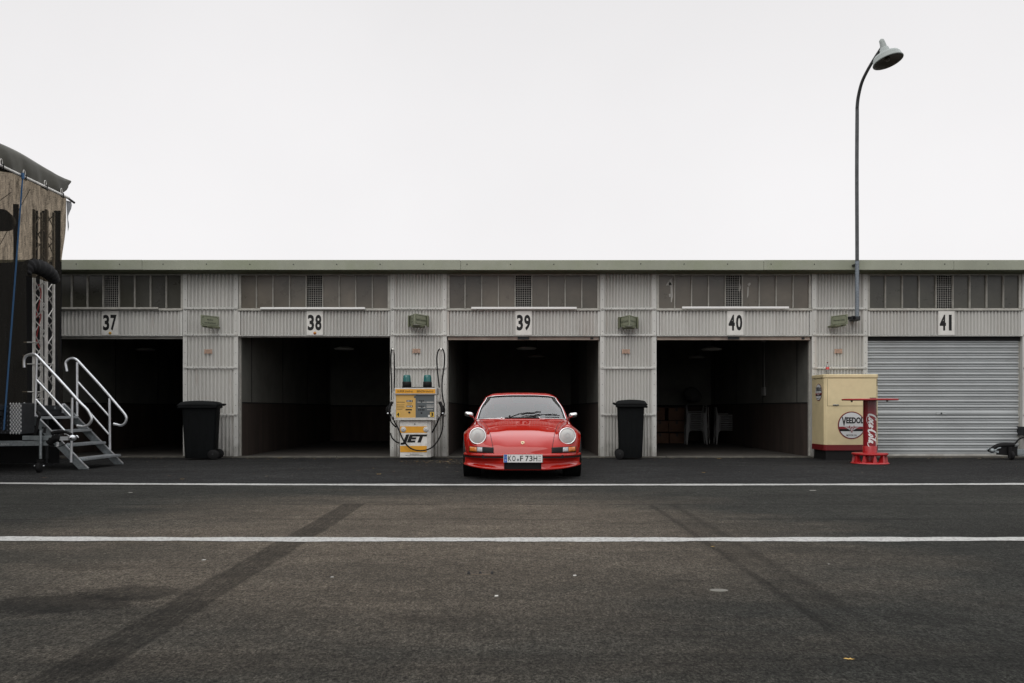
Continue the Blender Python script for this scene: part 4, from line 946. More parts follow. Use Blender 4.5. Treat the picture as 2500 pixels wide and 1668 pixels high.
for (u0, u1, v0, v1, lab) in ((-60,135,785,965,'upper small cardboard box at the far left of the box pile'),(185,415,790,965,'upper cardboard box touching the chair stack'),(-60,185,975,1130,'middle cardboard box at the left of the box pile'),(192,418,975,1130,'middle cardboard box beside the left chair stack'),
                          (-60,190,1148,1335,'bottom cardboard box at the left of the box pile'),(198,415,1150,1335,'bottom cardboard box beside the left chair stack'),(1180,1370,950,1135,'upper dark cardboard box right of the chair stacks'),(1170,1385,1142,1330,'bottom dark cardboard box right of the chair stacks')):
    dd = 22.9; a, b = Q4(u0, 0, dd)[0], Q4(u1, 0, dd)[0]; z0, z1 = Q4(0, v1, dd)[2], Q4(0, v0, dd)[2]
    t = thing('cardboard_box', ((a+b)/2, dd, max(z0, 0.014)), 'brown ' + lab, 'box', 'cardboard boxes in the garage')
    mb = MB(); mb.box(a, b, dd, dd+0.45, max(z0, 0.014), z1); mb.build('carton', card, t, bevel=0.006)
    mb = MB(); xm = (a+b)/2; mb.box(xm-0.03, xm+0.03, dd-0.002, dd-0.0003, z1-0.09, z1-0.002); mb.build('tape', tape, t)
t = thing('metal_rod', (Q4(757,0,22.9)[0], 22.9, 0.013), 'thin pale rod leaning upright between the two chair stacks', 'rod')
mb = MB(); mb.tube([(Q4(765,0,22.9)[0], 22.9, 0.013), Q4(750, 780, 23.1)], 0.012, n=8); mb.build('shaft', alu_matt, t)
t = thing('covered_bundle', (Q4(620,0,23.5)[0], 23.9, 0.9), 'dark grey covered bundle lying on top behind the left chair stack', 'bundle')
mb = MB(); mb.tube(smooth_path([Q4(410,560,23.6), Q4(470,580,23.6), Q4(560,620,23.6), Q4(650,660,23.6)], 5), [0.06+0.16*math.sin(PI*min(1,i/15)) for i in range(16)], n=14); mb.build('cover', pbr('grey_cover', (0.07,0.07,0.068), 0.8, noise=0.4, nscale=8), t)
mb = MB(); mb.box(Q4(400,0,23.6)[0], Q4(720,0,23.6)[0], 23.4, 24.2, 0.80, 0.86); t2 = thing('work_bench', (Q4(560,0,23.6)[0], 23.8, 0.013), 'dark bench behind the left chair stack at the garage back', 'bench'); mb.build('bench_top', iw_lo, t2)
for u0 in (402, 710):
    for y0 in (23.42, 24.12): mb = MB(); mb.box(Q4(u0,0,23.6)[0], Q4(u0+8,0,23.6)[0], y0, y0+0.06, 0.013, 0.799); mb.build('leg', iw_lo, t2)
# ------------------------------------------------------------------ stage trailer on the left
def Q5(u, v, d): return P(u/3.645, 330+v/3.645, d)
def Q6(u, v, d): return P(u/3.645, 760+v/3.645, d)
def Q7(u, v, d): return P(u/7.125, 960+v/7.125, d)
tarp_m = pbr('tarpaulin', (0.070, 0.068, 0.054), 0.7, noise=0.3, nscale=2, bump=0.5, bscale=7)
blackcloth = pbr('black_cloth', (0.010, 0.010, 0.011), 0.9, noise=0.3, nscale=5)
def scrim():
    m, nt, b = newmat('mesh_scrim'); N, L = nt.nodes, nt.links
    tc = N.new('ShaderNodeTexCoord'); mp = N.new('ShaderNodeMapping'); mp.inputs['Scale'].default_value = (1, 2.2, 0.5); L.new(tc.outputs['Object'], mp.inputs[0])
    n = N.new('ShaderNodeTexNoise'); n.inputs['Scale'].default_value = 9; n.inputs['Detail'].default_value = 9; n.inputs['Roughness'].default_value = 0.8; L.new(mp.outputs[0], n.inputs['Vector'])
    wv = N.new('ShaderNodeTexWave'); wv.inputs['Scale'].default_value = 14; wv.inputs['Distortion'].default_value = 9; wv.inputs['Detail'].default_value = 3; wv.bands_direction = 'Z'; L.new(tc.outputs['Object'], wv.inputs['Vector'])
    ad = N.new('ShaderNodeMath'); ad.operation = 'MULTIPLY_ADD'; ad.inputs[1].default_value = 0.12; L.new(wv.outputs['Fac'], ad.inputs[0]); L.new(n.outputs[0], ad.inputs[2])
    mr = N.new('ShaderNodeMapRange'); mr.inputs[1].default_value = 0.40; mr.inputs[2].default_value = 0.74; mr.inputs[3].default_value = 0.04; mr.inputs[4].default_value = 0.34
    L.new(ad.outputs[0], mr.inputs[0])
    tr = N.new('ShaderNodeBsdfTransparent'); tr.inputs[0].default_value = (1.0, 0.83, 0.62, 1)
    df = N.new('ShaderNodeBsdfDiffuse'); df.inputs[0].default_value = (0.022, 0.021, 0.019, 1)
    mx = N.new('ShaderNodeMixShader'); L.new(mr.outputs[0], mx.inputs[0]); L.new(df.outputs[0], mx.inputs[1]); L.new(tr.outputs[0], mx.inputs[2])
    L.new(mx.outputs[0], N['Material Output'].inputs[0]); return m
scrim_m = scrim()
XS = -7.78
st = thing('mobile_stage', (-9.5, 13.2, 0), 'dark covered stage trailer with grey tarpaulin roof and black mesh sides at the left edge', 'stage trailer')
# roof tarpaulin: hanging valance then the top
rows = []; n = 140
prof = [(0.03, 4.655), (0.035, 4.70), (0.05, 4.80), (0.045, 4.90), (0.03, 4.97), (-0.02, 5.005), (-0.35, 5.06), (-1.5, 5.25), (-3.5, 5.5), (-6.5, 5.6)]
for i in range(n+1):
    y = 6.2 + (14.36-6.2)*i/n; f = (y-13.9)/0.46; f = max(0, f); row = []
    for k, (dx, z) in enumerate(prof):
        hang = max(0, (5.0-z)/0.35) if k < 6 else 0
        wob = 0.035*math.sin(y*9.5+0.6*k)*hang + 0.02*math.sin(y*23+k)*hang + 0.03*math.sin(y*3.1)
        zz_ = z - 0.03*abs(math.sin(y*3.4))*hang - (0.02*math.sin(y*2.2+1) if k > 4 else 0)
        if f > 0 and k < 6: zz_ = zz_ + f*f*0.30*hang - 0.02*f
        if f > 0.2 and k >= 5: zz_ -= 0.05*(f-0.2)
        row.append((XS + dx + wob*0.7, y, zz_))
    rows.append(row)
mb = MB(); mb.grid(rows); o = mb.build('roof_tarpaulin', tarp_m, st); s_ = o.modifiers.new('s', 'SOLIDIFY'); s_.thickness = 0.006
mb = MB(); mb.tube([(XS+0.06, 6.2, 4.64), (XS+0.06, 14.27, 4.64)], 0.024, n=14); mb.tube([(XS+0.06, 14.2, 4.64), (XS+0.075, 14.42, 4.60)], 0.02, n=10, mi=1); pipe = mb.build('edge_pipe', [alu_matt, dark_steel], st)
for u in (8, 212, 400, 545):
    px = u/3.645; y = (XS+0.06)*F/(px-1250)
    mb = MB(); ring = [(XS+0.065 + 0.0*k, y + 0.028*math.cos(2*PI*k/16), 4.70 + 0.045*math.sin(2*PI*k/16)) for k in range(17)]; mb.tube(ring, 0.007, n=6, caps=False, mi=1); mb.tube([(XS+0.035, y, 4.68), (XS+0.10, y, 4.66), (XS+0.09, y+0.01, 4.58), (XS+0.05, y, 4.62)], 0.010, n=6)
    mb.build('bungee_loop', [rubber, white_enamel], st)
# mesh side curtain with the entrance left open
mb = MB(); ys = [6.2 + 8.0*i/200 for i in range(201)]; zs = [0.95 + (4.66-0.95)*k/50 for k in range(51)]
V = {}; vs = []; fs = []
def cx_(y, z):
    e = max(0, (y-13.9)/0.35)
    return XS + 0.018*math.sin(y*14+z*0.6) + 0.012*math.sin(y*31+2) - 0.04*e*math.sin(z*1.1-1)
for i, y in enumerate(ys):
    for k, z in enumerate(zs):
        V[i, k] = len(vs); yy = y + (0.04*math.sin(z*1.6)+0.025*math.sin(z*5) if y > 13.9 else 0); vs.append((cx_(y, z), yy, z))
for i in range(200):
    for k in range(50):
        if 13.08 < ys[i] < 14.06 and zs[k] < 3.06: continue
        fs.append((V[i,k], V[i+1,k], V[i+1,k+1], V[i,k+1]))
mb.add(vs, fs, 0, True); mb.build('side_curtain', scrim_m, st, fixn=False)
mb = MB(); p = smooth_path([Q5(228,1235,13.2), Q5(250,1180,13.25), Q5(300,1165,13.35), Q5(370,1185,13.5), Q5(430,1220,13.7), Q5(470,1265,13.85), Q5(492,1300,13.95)], 6)
mb.tube(p, [0.05+0.07*math.sin(PI*min(1, (i+4)/(len(p)+6)))+0.012*math.sin(i*1.7) for i in range(len(p))], n=16); mb.build('rolled_flap', blackcloth, st)
# black cloth behind: solid up to about the roof line of the garages, narrow strips above
mb = MB(); rows = []
for i in range(81):
    x = -14.2 + (14.2-8.145)*i/80; yy = 14.80 + 0.02*math.sin(x*13); rows.append([(x, yy, 0.9), (x, yy, 2.2), (x, yy, 3.62 + 0.012*math.sin(x*9))])
mb.grid(rows)
for a, b in ((-8.645,-8.56),(-8.50,-8.37),(-8.275,-8.15)):
    rows = []
    for i in range(7): x = a+(b-a)*i/6; rows.append([(x, 14.79+0.012*math.sin(i*2), 3.5), (x, 14.79+0.015*math.sin(i*2+1), 4.55)])
    mb.grid(rows)
x0 = Xp(33, 14.7); mb.grid([[(x0, 14.7, 3.5), (x0-0.01, 14.7, 4.65)], [(x0+0.06, 14.72, 3.5), (x0+0.085, 14.72, 4.65)]])
mb.build('back_cloth', blackcloth, st)
mb = MB(); mb.lathe([(0,0),(0.17,0.0),(0.18,0.05),(0.14,0.22),(0,0.24)], P(-2, 536, 13.1), (0,1,0), n=36); mb.build('floodlight', dark_steel, st)
mb = MB(); mb.tube([Q5(0,582,13.3), Q5(100,510,13.6)], 0.005, n=6); mb.tube([Q5(268,480,13.9), Q5(0,975,13.0)], 0.005, n=6); mb.build('inner_cable', dark_steel, st)
# deck, skirt
mb = MB(); mb.box(-14.2, XS+0.01, 7.2, 14.72, 0.95, 1.03); mb.box(-14.2, XS-0.01, 7.2, 14.7, 0.86, 0.949, 0)
mb.build('deck', dark_steel, st, bevel=0.004)
mb = MB(); mb.box(Q6(318,0,13.9)[0], Q6(482,0,13.9)[0], 13.9, 13.95, Q6(0,870,13.9)[2], Q6(0,850,13.9)[2]); mb.build('deck_beam', galv, st)
mb = MB(); rows = []
for i in range(60):
    x = -13.0 + (13.0-7.84)*i/59; yy = 14.20 + 0.03*math.sin(x*14); rows.append([(x, yy, 0.03), (x, yy, 0.90)])
mb.grid(rows); mb.build('skirt', blackcloth, st)
for x, y in ((-7.95, 14.0), (-8.4, 13.0), (-8.4, 14.4)):
    mb = MB(); mb.tube([(x, y, 0.86), (x, y, 0.12)], 0.028, n=10); mb.tube([(x, y, 0.12), (x, y, 0.05)], 0.016, n=8); mb.box(x-0.08, x+0.08, y-0.08, y+0.08, 0.004, 0.02); mb.build('support_leg', dark_steel, st)
# checker plate box
chk = MATS.get('c') or None
mb = MB(); a, b = Q7(165,0,12.55)[0], Q7(372,0,12.55)[0]; z0, z1 = Q7(0,710,12.55)[2], Q7(0,172,12.55)[2]
mb.box(-8.6, b, 12.56, 12.9, z0, z1, 0); box_ = mb.build('tool_box', dark_steel, st, bevel=0.004)
mb = MB(); mb.box(a, b, 12.552, 12.559, z0, z1, 0)
for iz in range(15):
    for ix in range(8):
        if (ix+iz) % 2: continue
        cx1, cz1 = a+(b-a)*(ix+0.5)/8, z0+(z1-z0)*(iz+0.5)/15; w_, h_ = 0.016, 0.026
        mb.add([(cx1-w_,12.5515,cz1),(cx1,12.5515,cz1-h_),(cx1+w_,12.5515,cz1),(cx1,12.5515,cz1+h_),(cx1,12.547,cz1)], [(0,1,4),(1,2,4),(2,3,4),(3,0,4)], 1)
mb.build('checker_plate', [pbr('plate_dark_alu', (0.10,0.11,0.12), 0.45, metal=0.6), pbr('plate_bright_alu', (0.62,0.63,0.64), 0.35, metal=0.7)], box_)
mb = MB(); a2 = -8.5
for iz in range(13):
    for ix in range(24):
        if (ix+iz) % 2: continue
        cx1, cz1 = a2+(a-0.02-a2)*(ix+0.5)/24, z0+(z1-z0)*(iz+0.5)/13; mb.add([(cx1-0.014,12.5575,cz1),(cx1,12.5575,cz1-0.02),(cx1+0.014,12.5575,cz1),(cx1,12.5575,cz1+0.02),(cx1,12.554,cz1)], [(0,1,4),(1,2,4),(2,3,4),(3,0,4)])
mb.build('plate_studs', pbr('plate_dull_alu', (0.07,0.075,0.09), 0.5, metal=0.5), box_)
# drawbar with coupling and jockey wheel
dy = 12.45; 
mb = MB(); mb.hexa([(-9.6, dy, Q7(0,950,dy)[2]), (Q7(845,0,dy)[0], dy, Q7(0,915,dy)[2]), (Q7(845,0,dy)[0], dy+0.08, Q7(0,915,dy)[2]), (-9.6, dy+0.08, Q7(0,950,dy)[2])],
                   [(-9.6, dy, Q7(0,838,dy)[2]), (Q7(845,0,dy)[0], dy, Q7(0,830,dy)[2]), (Q7(845,0,dy)[0], dy+0.08, Q7(0,830,dy)[2]), (-9.6, dy+0.08, Q7(0,838,dy)[2])])
db = mb.build('drawbar', galv, st, bevel=0.005)
mb = MB(); put_text(mb, 'ALKO', (Q7(12,0,dy)[0], dy-0.0015, Q7(0,905,dy)[2]), XA, ZA, 0.13, 0.032); mb.build('stamped_lettering', alu, db, fixn=False)
mb = MB(); mb.box(Q7(385,0,dy)[0], Q7(915,0,dy)[0], dy+0.0, dy+0.10, Q7(0,818,dy)[2], Q7(0,745,dy)[2]); mb.box(Q7(590,0,dy)[0], Q7(830,0,dy)[0], dy-0.01, dy+0.07, Q7(0,826,dy)[2]+0.001, Q7(0,800,dy)[2]); mb.build('clamp_plate', galv, db, bevel=0.004)
mb = MB(); mb.tube(smooth_path([Q7(845,870,dy+.04), Q7(930,800,dy+.04), Q7(1000,780,dy+.04), Q7(1060,790,dy+.04)], 4), [0.05+0.012*(i % 2) for i in range(13)], n=14)
mb.tube(smooth_path([Q7(900,700,dy), Q7(980,680,dy), Q7(1120,670,dy), Q7(1240,720,dy)], 5), [0.03]*8+[0.024]*8, n=10)
mb.tube(smooth_path([Q7(600,720,dy), Q7(640,600,dy), Q7(660,480,dy), Q7(690,390,dy), Q7(650,330,dy+.1)], 5), 0.022, n=8); mb.tube([Q7(740,600,dy), Q7(790,600,dy), Q7(770,690,dy)], 0.022, n=8)
mb.build('overrun_gaiter', rubber, db)
mb = MB(); c = Q7(1262,778,dy-0.02); mb.lathe([(0,-0.06),(0.030,-0.05),(0.043,-0.02),(0.046,0.0),(0.040,0.035),(0.022,0.06),(0,0.065)], c, (-0.35,-0.9,0.1), n=22); mb.bar(Q7(1040,790,dy+.03), Q7(1200,785,dy+.03), 0.05, 0.06)
mb.tube(smooth_path([Q7(1120,708,dy), Q7(1160,712,dy), Q7(1200,740,dy), Q7(1220,765,dy)], 4), 0.012, n=8); mb.tube(smooth_path([Q7(1325,740,dy), Q7(1350,750,dy), Q7(1362,775,dy)], 4), 0.009, n=8)
mb.build('ball_coupling', alu, db)
mb = MB(); c = Q7(1238,785,dy-0.09); mb.lathe([(0,0),(0.014,0),(0.014,0.01),(0,0.012)], c, (-0.35,-0.9,0.1), n=14); mb.build('coupling_bore', black_paint, db)
mb = MB(); mb.tube([Q7(706,650,dy-.05), Q7(706,1140,dy-.05)], 0.020, n=12); jw = mb.build('jockey_tube', galv, db)
mb = MB(); c = Q7(682,1290,dy-.05); r = c[2]-0.004; mb.lathe([(0,-0.03),(r*0.8,-0.03),(r,-0.018),(r,0.018),(r*0.8,0.03),(0,0.03)], (c[0], c[1], r+0.004), XA, n=26); mb.bar(Q7(640,1180,dy-.05), Q7(740,1180,dy-.05), 0.05, 0.03); mb.build('jockey_wheel', rubber, jw)
mb = MB()
for u in (603, 760): q = Q7(u,1265,dy-.06); mb.lathe([(0,0),(0.012,0),(0.012,0.01),(0,0.014)], q, (0.3,-1,0), n=8)
mb.build('wheel_nut', alu, jw)
mb = MB(); mb.tube(smooth_path([Q7(840,905,dy-.02), Q7(930,935,dy-.03), Q7(1010,935,dy-.03), Q7(1110,900,dy-.03), Q7(1180,850,dy-.02)], 5), 0.006, n=6); mb.build('brake_cable', rubber, db)
mb = MB()
for k in range(6): c = Vector(Q7(1000+(k % 2)*6, 865+k*14, dy-.03)); mb.tube([c+Vector((0.014*math.cos(a), 0, 0.012*math.sin(a))) for a in [2*PI*j/8 for j in range(9)]], 0.004, n=5, caps=False)
mb.build('safety_chain', alu, db)
# blue ratchet strap down the side
blue = pbr('blue_strap', (0.035, 0.11, 0.24), 0.7)
mb = MB(); A = Vector((XS+0.10, 12.86, 4.64)); B = Vector(Q7(66,640,12.5)); mb.bar(A, B, 0.024, 0.004); mb.tube([A+Vector((0,0,.03)), A-Vector((0,0,.06))], 0.022, n=10); mb.build('ratchet_strap', blue, st)
# white cord ends at far corner
mb = MB(); rows = []
for i in range(9): t_ = i/8; y = 14.26; rows.append([(XS+0.02+0.03*t_, y+0.0, 4.60-0.55*t_), (XS+0.06-0.02*t_+0.02*math.sin(t_*9), y+0.09*(1-t_), 4.60-0.52*t_)])
mb.grid(rows); mb.build('loose_flap', pbr('pale_flap', (0.25,0.26,0.27), 0.7), st)
# ---- truss tower standing on the deck
T = 14.30; xl = Xp(83, T); a_ = 0.2135
tt = thing('truss_tower', (xl+a_/2, T+a_/2, 1.03), 'square aluminium truss tower standing on the stage deck behind the steps', 'truss')
c4 = [(xl, T, 0.027), (xl+a_, T, 0.027), (xl+a_, T+0.23, 0.025), (xl, T+0.23, 0.025)]
mb = MB()
for x, y, r in c4: mb.tube([(x, y, 1.03), (x, y, 4.45)], r, n=14)
mb.build('main_tube', alu_matt, tt)
mb = MB()
for f in range(4):
    (xa, ya, _), (xb, yb_, _) = c4[f], c4[(f+1) % 4]; k = 0; z = 1.12
    while z < 4.3:
        p, q = ((xa, ya), (xb, yb_)) if k % 2 == 0 else ((xb, yb_), (xa, ya)); mb.tube([(p[0], p[1], z), (q[0], q[1], z+0.235)], 0.009, n=8); z += 0.235; k += 1
mb.build('lattice_brace', alu_matt, tt)
for (u0, u1, v) in ((212,330,277),(205,325,395),(222,480,470),(200,360,718),(320,390,782)):
    mb = MB(); mb.tube([Q6(u0,v,14.24), Q6(u1,v,14.24)], 0.011, n=8); mb.build('cross_bar', alu_matt, tt)
mb = MB(); mb.tube(smooth_path([Q5(345,1330,14.4), Q5(365,1400,14.45), Q5(350,1500,14.4), Q6(320,60,14.4), Q6(365,30,14.4), Q6(325,235,14.4), Q6(355,330,14.4)], 5), 0.010, n=6); mb.build('red_cable', pbr('red_cable', (0.35,0.03,0.03), 0.5), tt)
# ---- steps
stp = thing('metal_steps', (-7.2, 13.55, 0), 'galvanised metal steps with tubular handrails leading up to the stage', 'steps')
tread_m = galv
for d in (12.97, 14.13):
    mb = MB(); dp = 0.15
    top = [(-7.745, 1.05), (-7.72, 1.07), (-6.715+0.0, 0.045), (-6.70, 0.012), (-6.86, 0.012), (-7.745, 0.90)]
    mb.prism([(x, z) for x, z in top], 0.012, (0, d, 0), XA, ZA, YA); mb.build('stringer', galv, stp, bevel=0.002)
    mb = MB(); mb.bar((-7.72, d-0.012, 1.066), (-6.70, d-0.012, 0.03), 0.03, 0.012); mb.bar((-7.742, d-0.012, 1.06), (-7.742, d-0.012, 0.90), 0.03, 0.012); mb.build('stringer_flange', alu, stp)
for xe, z in ((-7.49, 0.84), (-7.24, 0.62), (-7.00, 0.405), (-6.74, 0.185)):
    mb = MB(); mb.box(xe-0.25, xe, 12.985, 14.128, z-0.035, z-0.002); tr = mb.build('tread', tread_m, stp, bevel=0.003)
    mb = MB()
    for k in range(38): y = 13.0+1.10*k/37; mb.box(xe-0.24, xe-0.004, y, y+0.012, z-0.0015, z+0.007); mb.box(xe+0.0005, xe+0.005, y, y+0.014, z-0.03, z-0.004)
    mb.build('grip_teeth', alu, tr)
def rail(d, path, posts, mids):
    mb = MB(); mb.tube(smooth_path([Q6(u, v, d) for u, v in path], 6), 0.0215, n=14); h = mb.build('handrail', alu, stp)
    for a, b in posts: mb = MB(); mb.tube([Q6(*a, d), Q6(*b, d)], 0.020, n=12); mb.build('rail_post', alu, stp)
    for a, b in mids: mb = MB(); mb.tube([Q6(*a, d), Q6(*b, d)], 0.016, n=12); mb.build('mid_rail', alu, stp)
rail(12.94, [(215,500),(213,465),(215,430),(228,402),(255,388),(290,383),(318,390),(345,415),(420,495),(560,645),(700,800),(770,870),(800,915),(815,955),(805,990),(780,1015),(750,1027),(715,1025),(685,1020)],
     [((328,405),(309,935)), ((644,770),(634,1345))], [((325,612),(632,940)), ((318,785),(600,1090))])
rail(14.16, [(597,535),(588,490),(585,465),(592,445),(610,428),(640,420),(665,424),(690,440),(760,515),(900,668),(1000,785),(1085,885),(1115,925),(1125,955),(1115,990),(1095,1010),(1068,1016),(1035,1008),(1010,1002)],
     [((688,455),(688,935)), ((975,775),(979,1245))], [((695,632),(972,935)), ((700,790),(968,1095))])
# ------------------------------------------------------------------ second trailer, just entering on the right
D = 15.55
def Q8(u, v, d): return P(2380+u/15.683, 1040+v/15.683, d)
tr = thing('trailer', (Q8(1900,0,D)[0], D, 0.0), 'front end of a small trailer with grey ball coupling entering at the right edge', 'trailer')
mb = MB(); x0 = Q8(1640,0,D)[0]; mb.box(x0, x0+1.3, D, D+0.08, Q8(0,1110,D)[2], Q8(0,890,D)[2]); dbr = mb.build('drawbar', galv, tr, bevel=0.005)
mb = MB(); mb.box(x0+0.01, x0+1.3, D-0.01, D+0.09, Q8(0,1160,D)[2], Q8(0,1135,D)[2]); mb.build('lower_strip', galv, dbr)
mb = MB(); c = Q8(655,950,D); mb.lathe([(0,-0.05),(0.028,-0.042),(0.042,-0.02),(0.048,0.0),(0.040,0.035),(0.02,0.05),(0,0.052)], c, (-0.25,-0.9,0.35), n=20); mb.tube(smooth_path([Q8(770,945,D), Q8(840,890,D), Q8(920,850,D), Q8(990,840,D)], 5), [0.010]*8+[0.014]*8, n=8)
mb.tube(smooth_path([Q8(450,945,D), Q8(480,890,D), Q8(540,860,D)], 5), 0.011, n=8); mb.bar(Q8(760,970,D), Q8(900,1000,D), 0.03, 0.04); mb.build('ball_coupling', galv, tr)
mb = MB(); mb.tube(smooth_path([Q8(520,960,D+.03), Q8(700,850,D+.05), Q8(900,760,D+.05), Q8(1200,730,D+.05), Q8(1480,740,D+.05)], 5), [0.025+0.02*min(1,i/10) for i in range(21)], n=10)
mb.hexa([Q8(820,1100,D+.02), Q8(1640,1160,D+.02), Q8(1640,1160,D+.1), Q8(820,1100,D+.1)], [Q8(820,840,D+.02), Q8(1640,780,D+.02), Q8(1640,780,D+.1), Q8(820,840,D+.1)])
mb.tube(smooth_path([Q8(1480,740,D), Q8(1560,660,D), Q8(1640,560,D), Q8(1740,480,D), Q8(1860,450,D)], 5), 0.016, n=8)
mb.tube([Q8(1340,800,D-.02), Q8(1340,1250,D-.02)], 0.035, n=12); q = Q8(1340,1260,D-.02); mb.lathe([(0,-0.03),(0.07,-0.03),(0.085,-0.015),(0.085,0.015),(0.07,0.03),(0,0.03)], (q[0]+0.03, q[1], 0.09), XA, n=22)
mb.build('overrun_mechanism', rubber, tr)
mb = MB(); mb.box(x0+0.5, x0+3.2, D+0.10, D+1.4, 0.45, 0.62); mb.build('chassis', dark_steel, tr)
for y in (D+0.12, D+1.3): mb = MB(); mb.lathe([(0,-0.08),(0.24,-0.08),(0.28,-0.05),(0.28,0.05),(0.24,0.08),(0,0.08)], (x0+2.2, y, 0.284), YA, n=28); mb.build('wheel', rubber, tr)
# ------------------------------------------------------------------ leaves and scraps
leaf_cols = [pbr('leaf_yellow', (0.42, 0.26, 0.06), 0.7), pbr('leaf_brown', (0.15, 0.08, 0.04), 0.8), pbr('leaf_pale', (0.36, 0.30, 0.20), 0.8)]
def leaf_shape(mb, x, y, z, s, a, mi, curl=0.3):
    pts = [(-1,0,.0),(-.55,.38,.12),(-.05,.30,.0),(.2,.55,.25),(.45,.22,.05),(1,0,.3),(.45,-.25,.08),(.15,-.5,.3),(-.1,-.28,0),(-.55,-.36,.15)]
    c, sn = math.cos(a), math.sin(a)
    V = [(x+s*(p*c-q*sn), y+s*(p*sn+q*c), z+s*curl*(r+0.05)) for p, q, r in pts] + [(x, y, z+0.002)]
    mb.add(V, [(i, (i+1) % 10, 10) for i in range(10)], mi)
big = [(925,1159,.055,0,'big yellow leaf on the dark strip left of the red car'), (445,1171,.035,0,'yellowish leaf just above the far white line, right of the metal steps'), (413,1163,.03,1,'small brown leaf right of the foot of the metal steps'),
       (1718,1155,.035,0,'orange leaf on the dark strip right of the red car'), (2073,1610,.022,0,'orange leaf alone in the lower right foreground'), (1740,1335,.016,0,'tiny yellow leaf just below the near white line'),
       (875,1150,.035,1,'brown leaf curled left of the big yellow leaf'), (962,1152,.03,1,'brown leaf between the big yellow leaf and the car'), (108,1168,.05,1,'flat brown leaf under the stage trailer drawbar'),
       (1756,1121,.05,0,'yellow leaf lying at the threshold of the garage with chairs'), (683,1119,.05,0,'pale yellow leaf at the threshold of the empty garage'), (730,1147,.03,1,'dark leaf in front of the empty garage'), (650,1164,.028,2,'pale leaf above the far white line before the empty garage')]
for px, py, s, mi, lab in big:
    d = F*H/(py-1000); x = Xp(px, d); z = 0.006 if 10.6 < d < 16.2 else 0.001
    if d > 16.25: z = 0.033
    mb = MB(); leaf_shape(mb, x, d, z, s, random.uniform(-0.6, 0.6), mi, 0.45)
    o = mb.build('fallen_leaf', leaf_cols, fixn=False); tag(o, lab, 'leaf', 'fallen leaves on the ground')
scrap_m = pbr('white_scrap', (0.36, 0.35, 0.32), 0.7)
for px, py, w_, h_, lab in ((498,1368,.016,.014,'small white scrap below the near white line at left'), (811,1410,.012,.01,'tiny pale scrap in the left foreground'), (1212,1456,.014,.02,'white scrap in the middle foreground'), (1403,1406,.014,.018,'pale scrap right of the paved-over hole'),
                         (1984,1198,.055,.015,'thin white strip of litter below the far white line at right'), (319,1203,.03,.012,'white speck below the far white line at left'), (2023,1378,.008,.006,'pale speck on the right foreground asphalt')):
    d = F*H/(py-1000); x = Xp(px, d); w_ *= 0.75; h_ *= 0.75; mb = MB(); mb.prism([(-w_,-h_),(-w_*.4,-h_*1.3),(w_,-h_*.7),(w_*.8,h_),(-w_*.7,h_*.8)], 0.003, (x, d, 0.001), XA, YA, ZA)
    tag(mb.build('paper_scrap', scrap_m), lab, 'litter')
d = F*H/442; mb = MB(); mb.prism([(0.045*math.cos(a)*1.1, 0.035*math.sin(a)) for a in [2*PI*k/18 for k in range(18)]], 0.002, (Xp(1755,d), d, 0.0005), XA, YA, ZA); tag(mb.build('gum_patch', pbr('gum', (0.11,0.105,0.088), 0.8)), 'round flat pale patch trodden into the asphalt right of centre', 'stain')
# broken slot with small pins in the foreground asphalt
d = F*H/400; xa = Xp(1173, d); mb = MB()
for dx in (-0.068, 0.0, 0.068): mb.lathe([(0.0,0.016),(0.006,0.014),(0.010,0.0)], (xa+dx, d-0.02, 0.0), ZA, n=8)
mb.prism([(-0.05,-0.006),(0.06,-0.008),(0.065,0.006),(0.02,0.010),(-0.055,0.004)], 0.002, (xa, d-0.035, 0.0005), XA, YA, ZA, 1)
tag(mb.build('ground_anchor', [black_paint, pbr('anchor_rust', (0.10,0.075,0.05), 0.8)]), 'rusty ground anchor with three dark studs sunk in the foreground asphalt', 'anchor')
mb = MB(); random.seed(21)
for k in range(520):
    r = random.random()
    if r < 0.30: x, y = random.gauss(-1.25, 0.38), random.gauss(15.1, 0.30)
    elif r < 0.42: x, y = random.gauss(-0.9, 0.5), random.gauss(14.6, 0.6)
    elif r < 0.80: x, y = random.uniform(-9, 10), 16.18 - abs(random.gauss(0, 0.16))
    else: x, y = random.uniform(-9, 10), random.uniform(12.0, 16.1)
    if y > 16.2: y = 16.15
    leaf_shape(mb, x, y, 0.006, random.uniform(0.006, 0.026)*(1 if r < 0.8 else 0.6), random.uniform(0, 6.3), random.choice((0,1,1,1,2,2)), 0.4)
tag(mb.build('leaf_litter', leaf_cols, fixn=False), 'scattered small fallen leaves and crumbs along the garage thresholds', 'leaf litter', kind='stuff')
# ------------------------------------------------------------------ red sports car, nose towards the viewer
CX, CY = Xp(1275.5, 11.3), 11.02          # middle of the car and its front bumper
car = thing('sports_car', (CX, CY+1.2, 0.004), 'red vintage rear engined sports car with round headlights parked nose out', 'car')
def paint():
    m, nt, b = newmat('red_car_paint'); N, L = nt.nodes, nt.links
    b.inputs['Base Color'].default_value = (0.345, 0.0095, 0.0045, 1); b.inputs['Roughness'].default_value = 0.4; b.inputs['Specular IOR Level'].default_value = 0.0
    b.inputs['Coat Weight'].default_value = 1.0; b.inputs['Coat Roughness'].default_value = 0.025; b.inputs['Coat IOR'].default_value = 1.54
    tc = N.new('ShaderNodeTexCoord'); n = N.new('ShaderNodeTexNoise'); n.inputs['Scale'].default_value = 2.2; L.new(tc.outputs['Object'], n.inputs['Vector'])
    bp = N.new('ShaderNodeBump'); bp.inputs['Strength'].default_value = 0.03; bp.inputs['Distance'].default_value = 0.02; L.new(n.outputs[0], bp.inputs['Height']); L.new(bp.outputs[0], b.inputs['Coat Normal'])
    return m
red = paint()
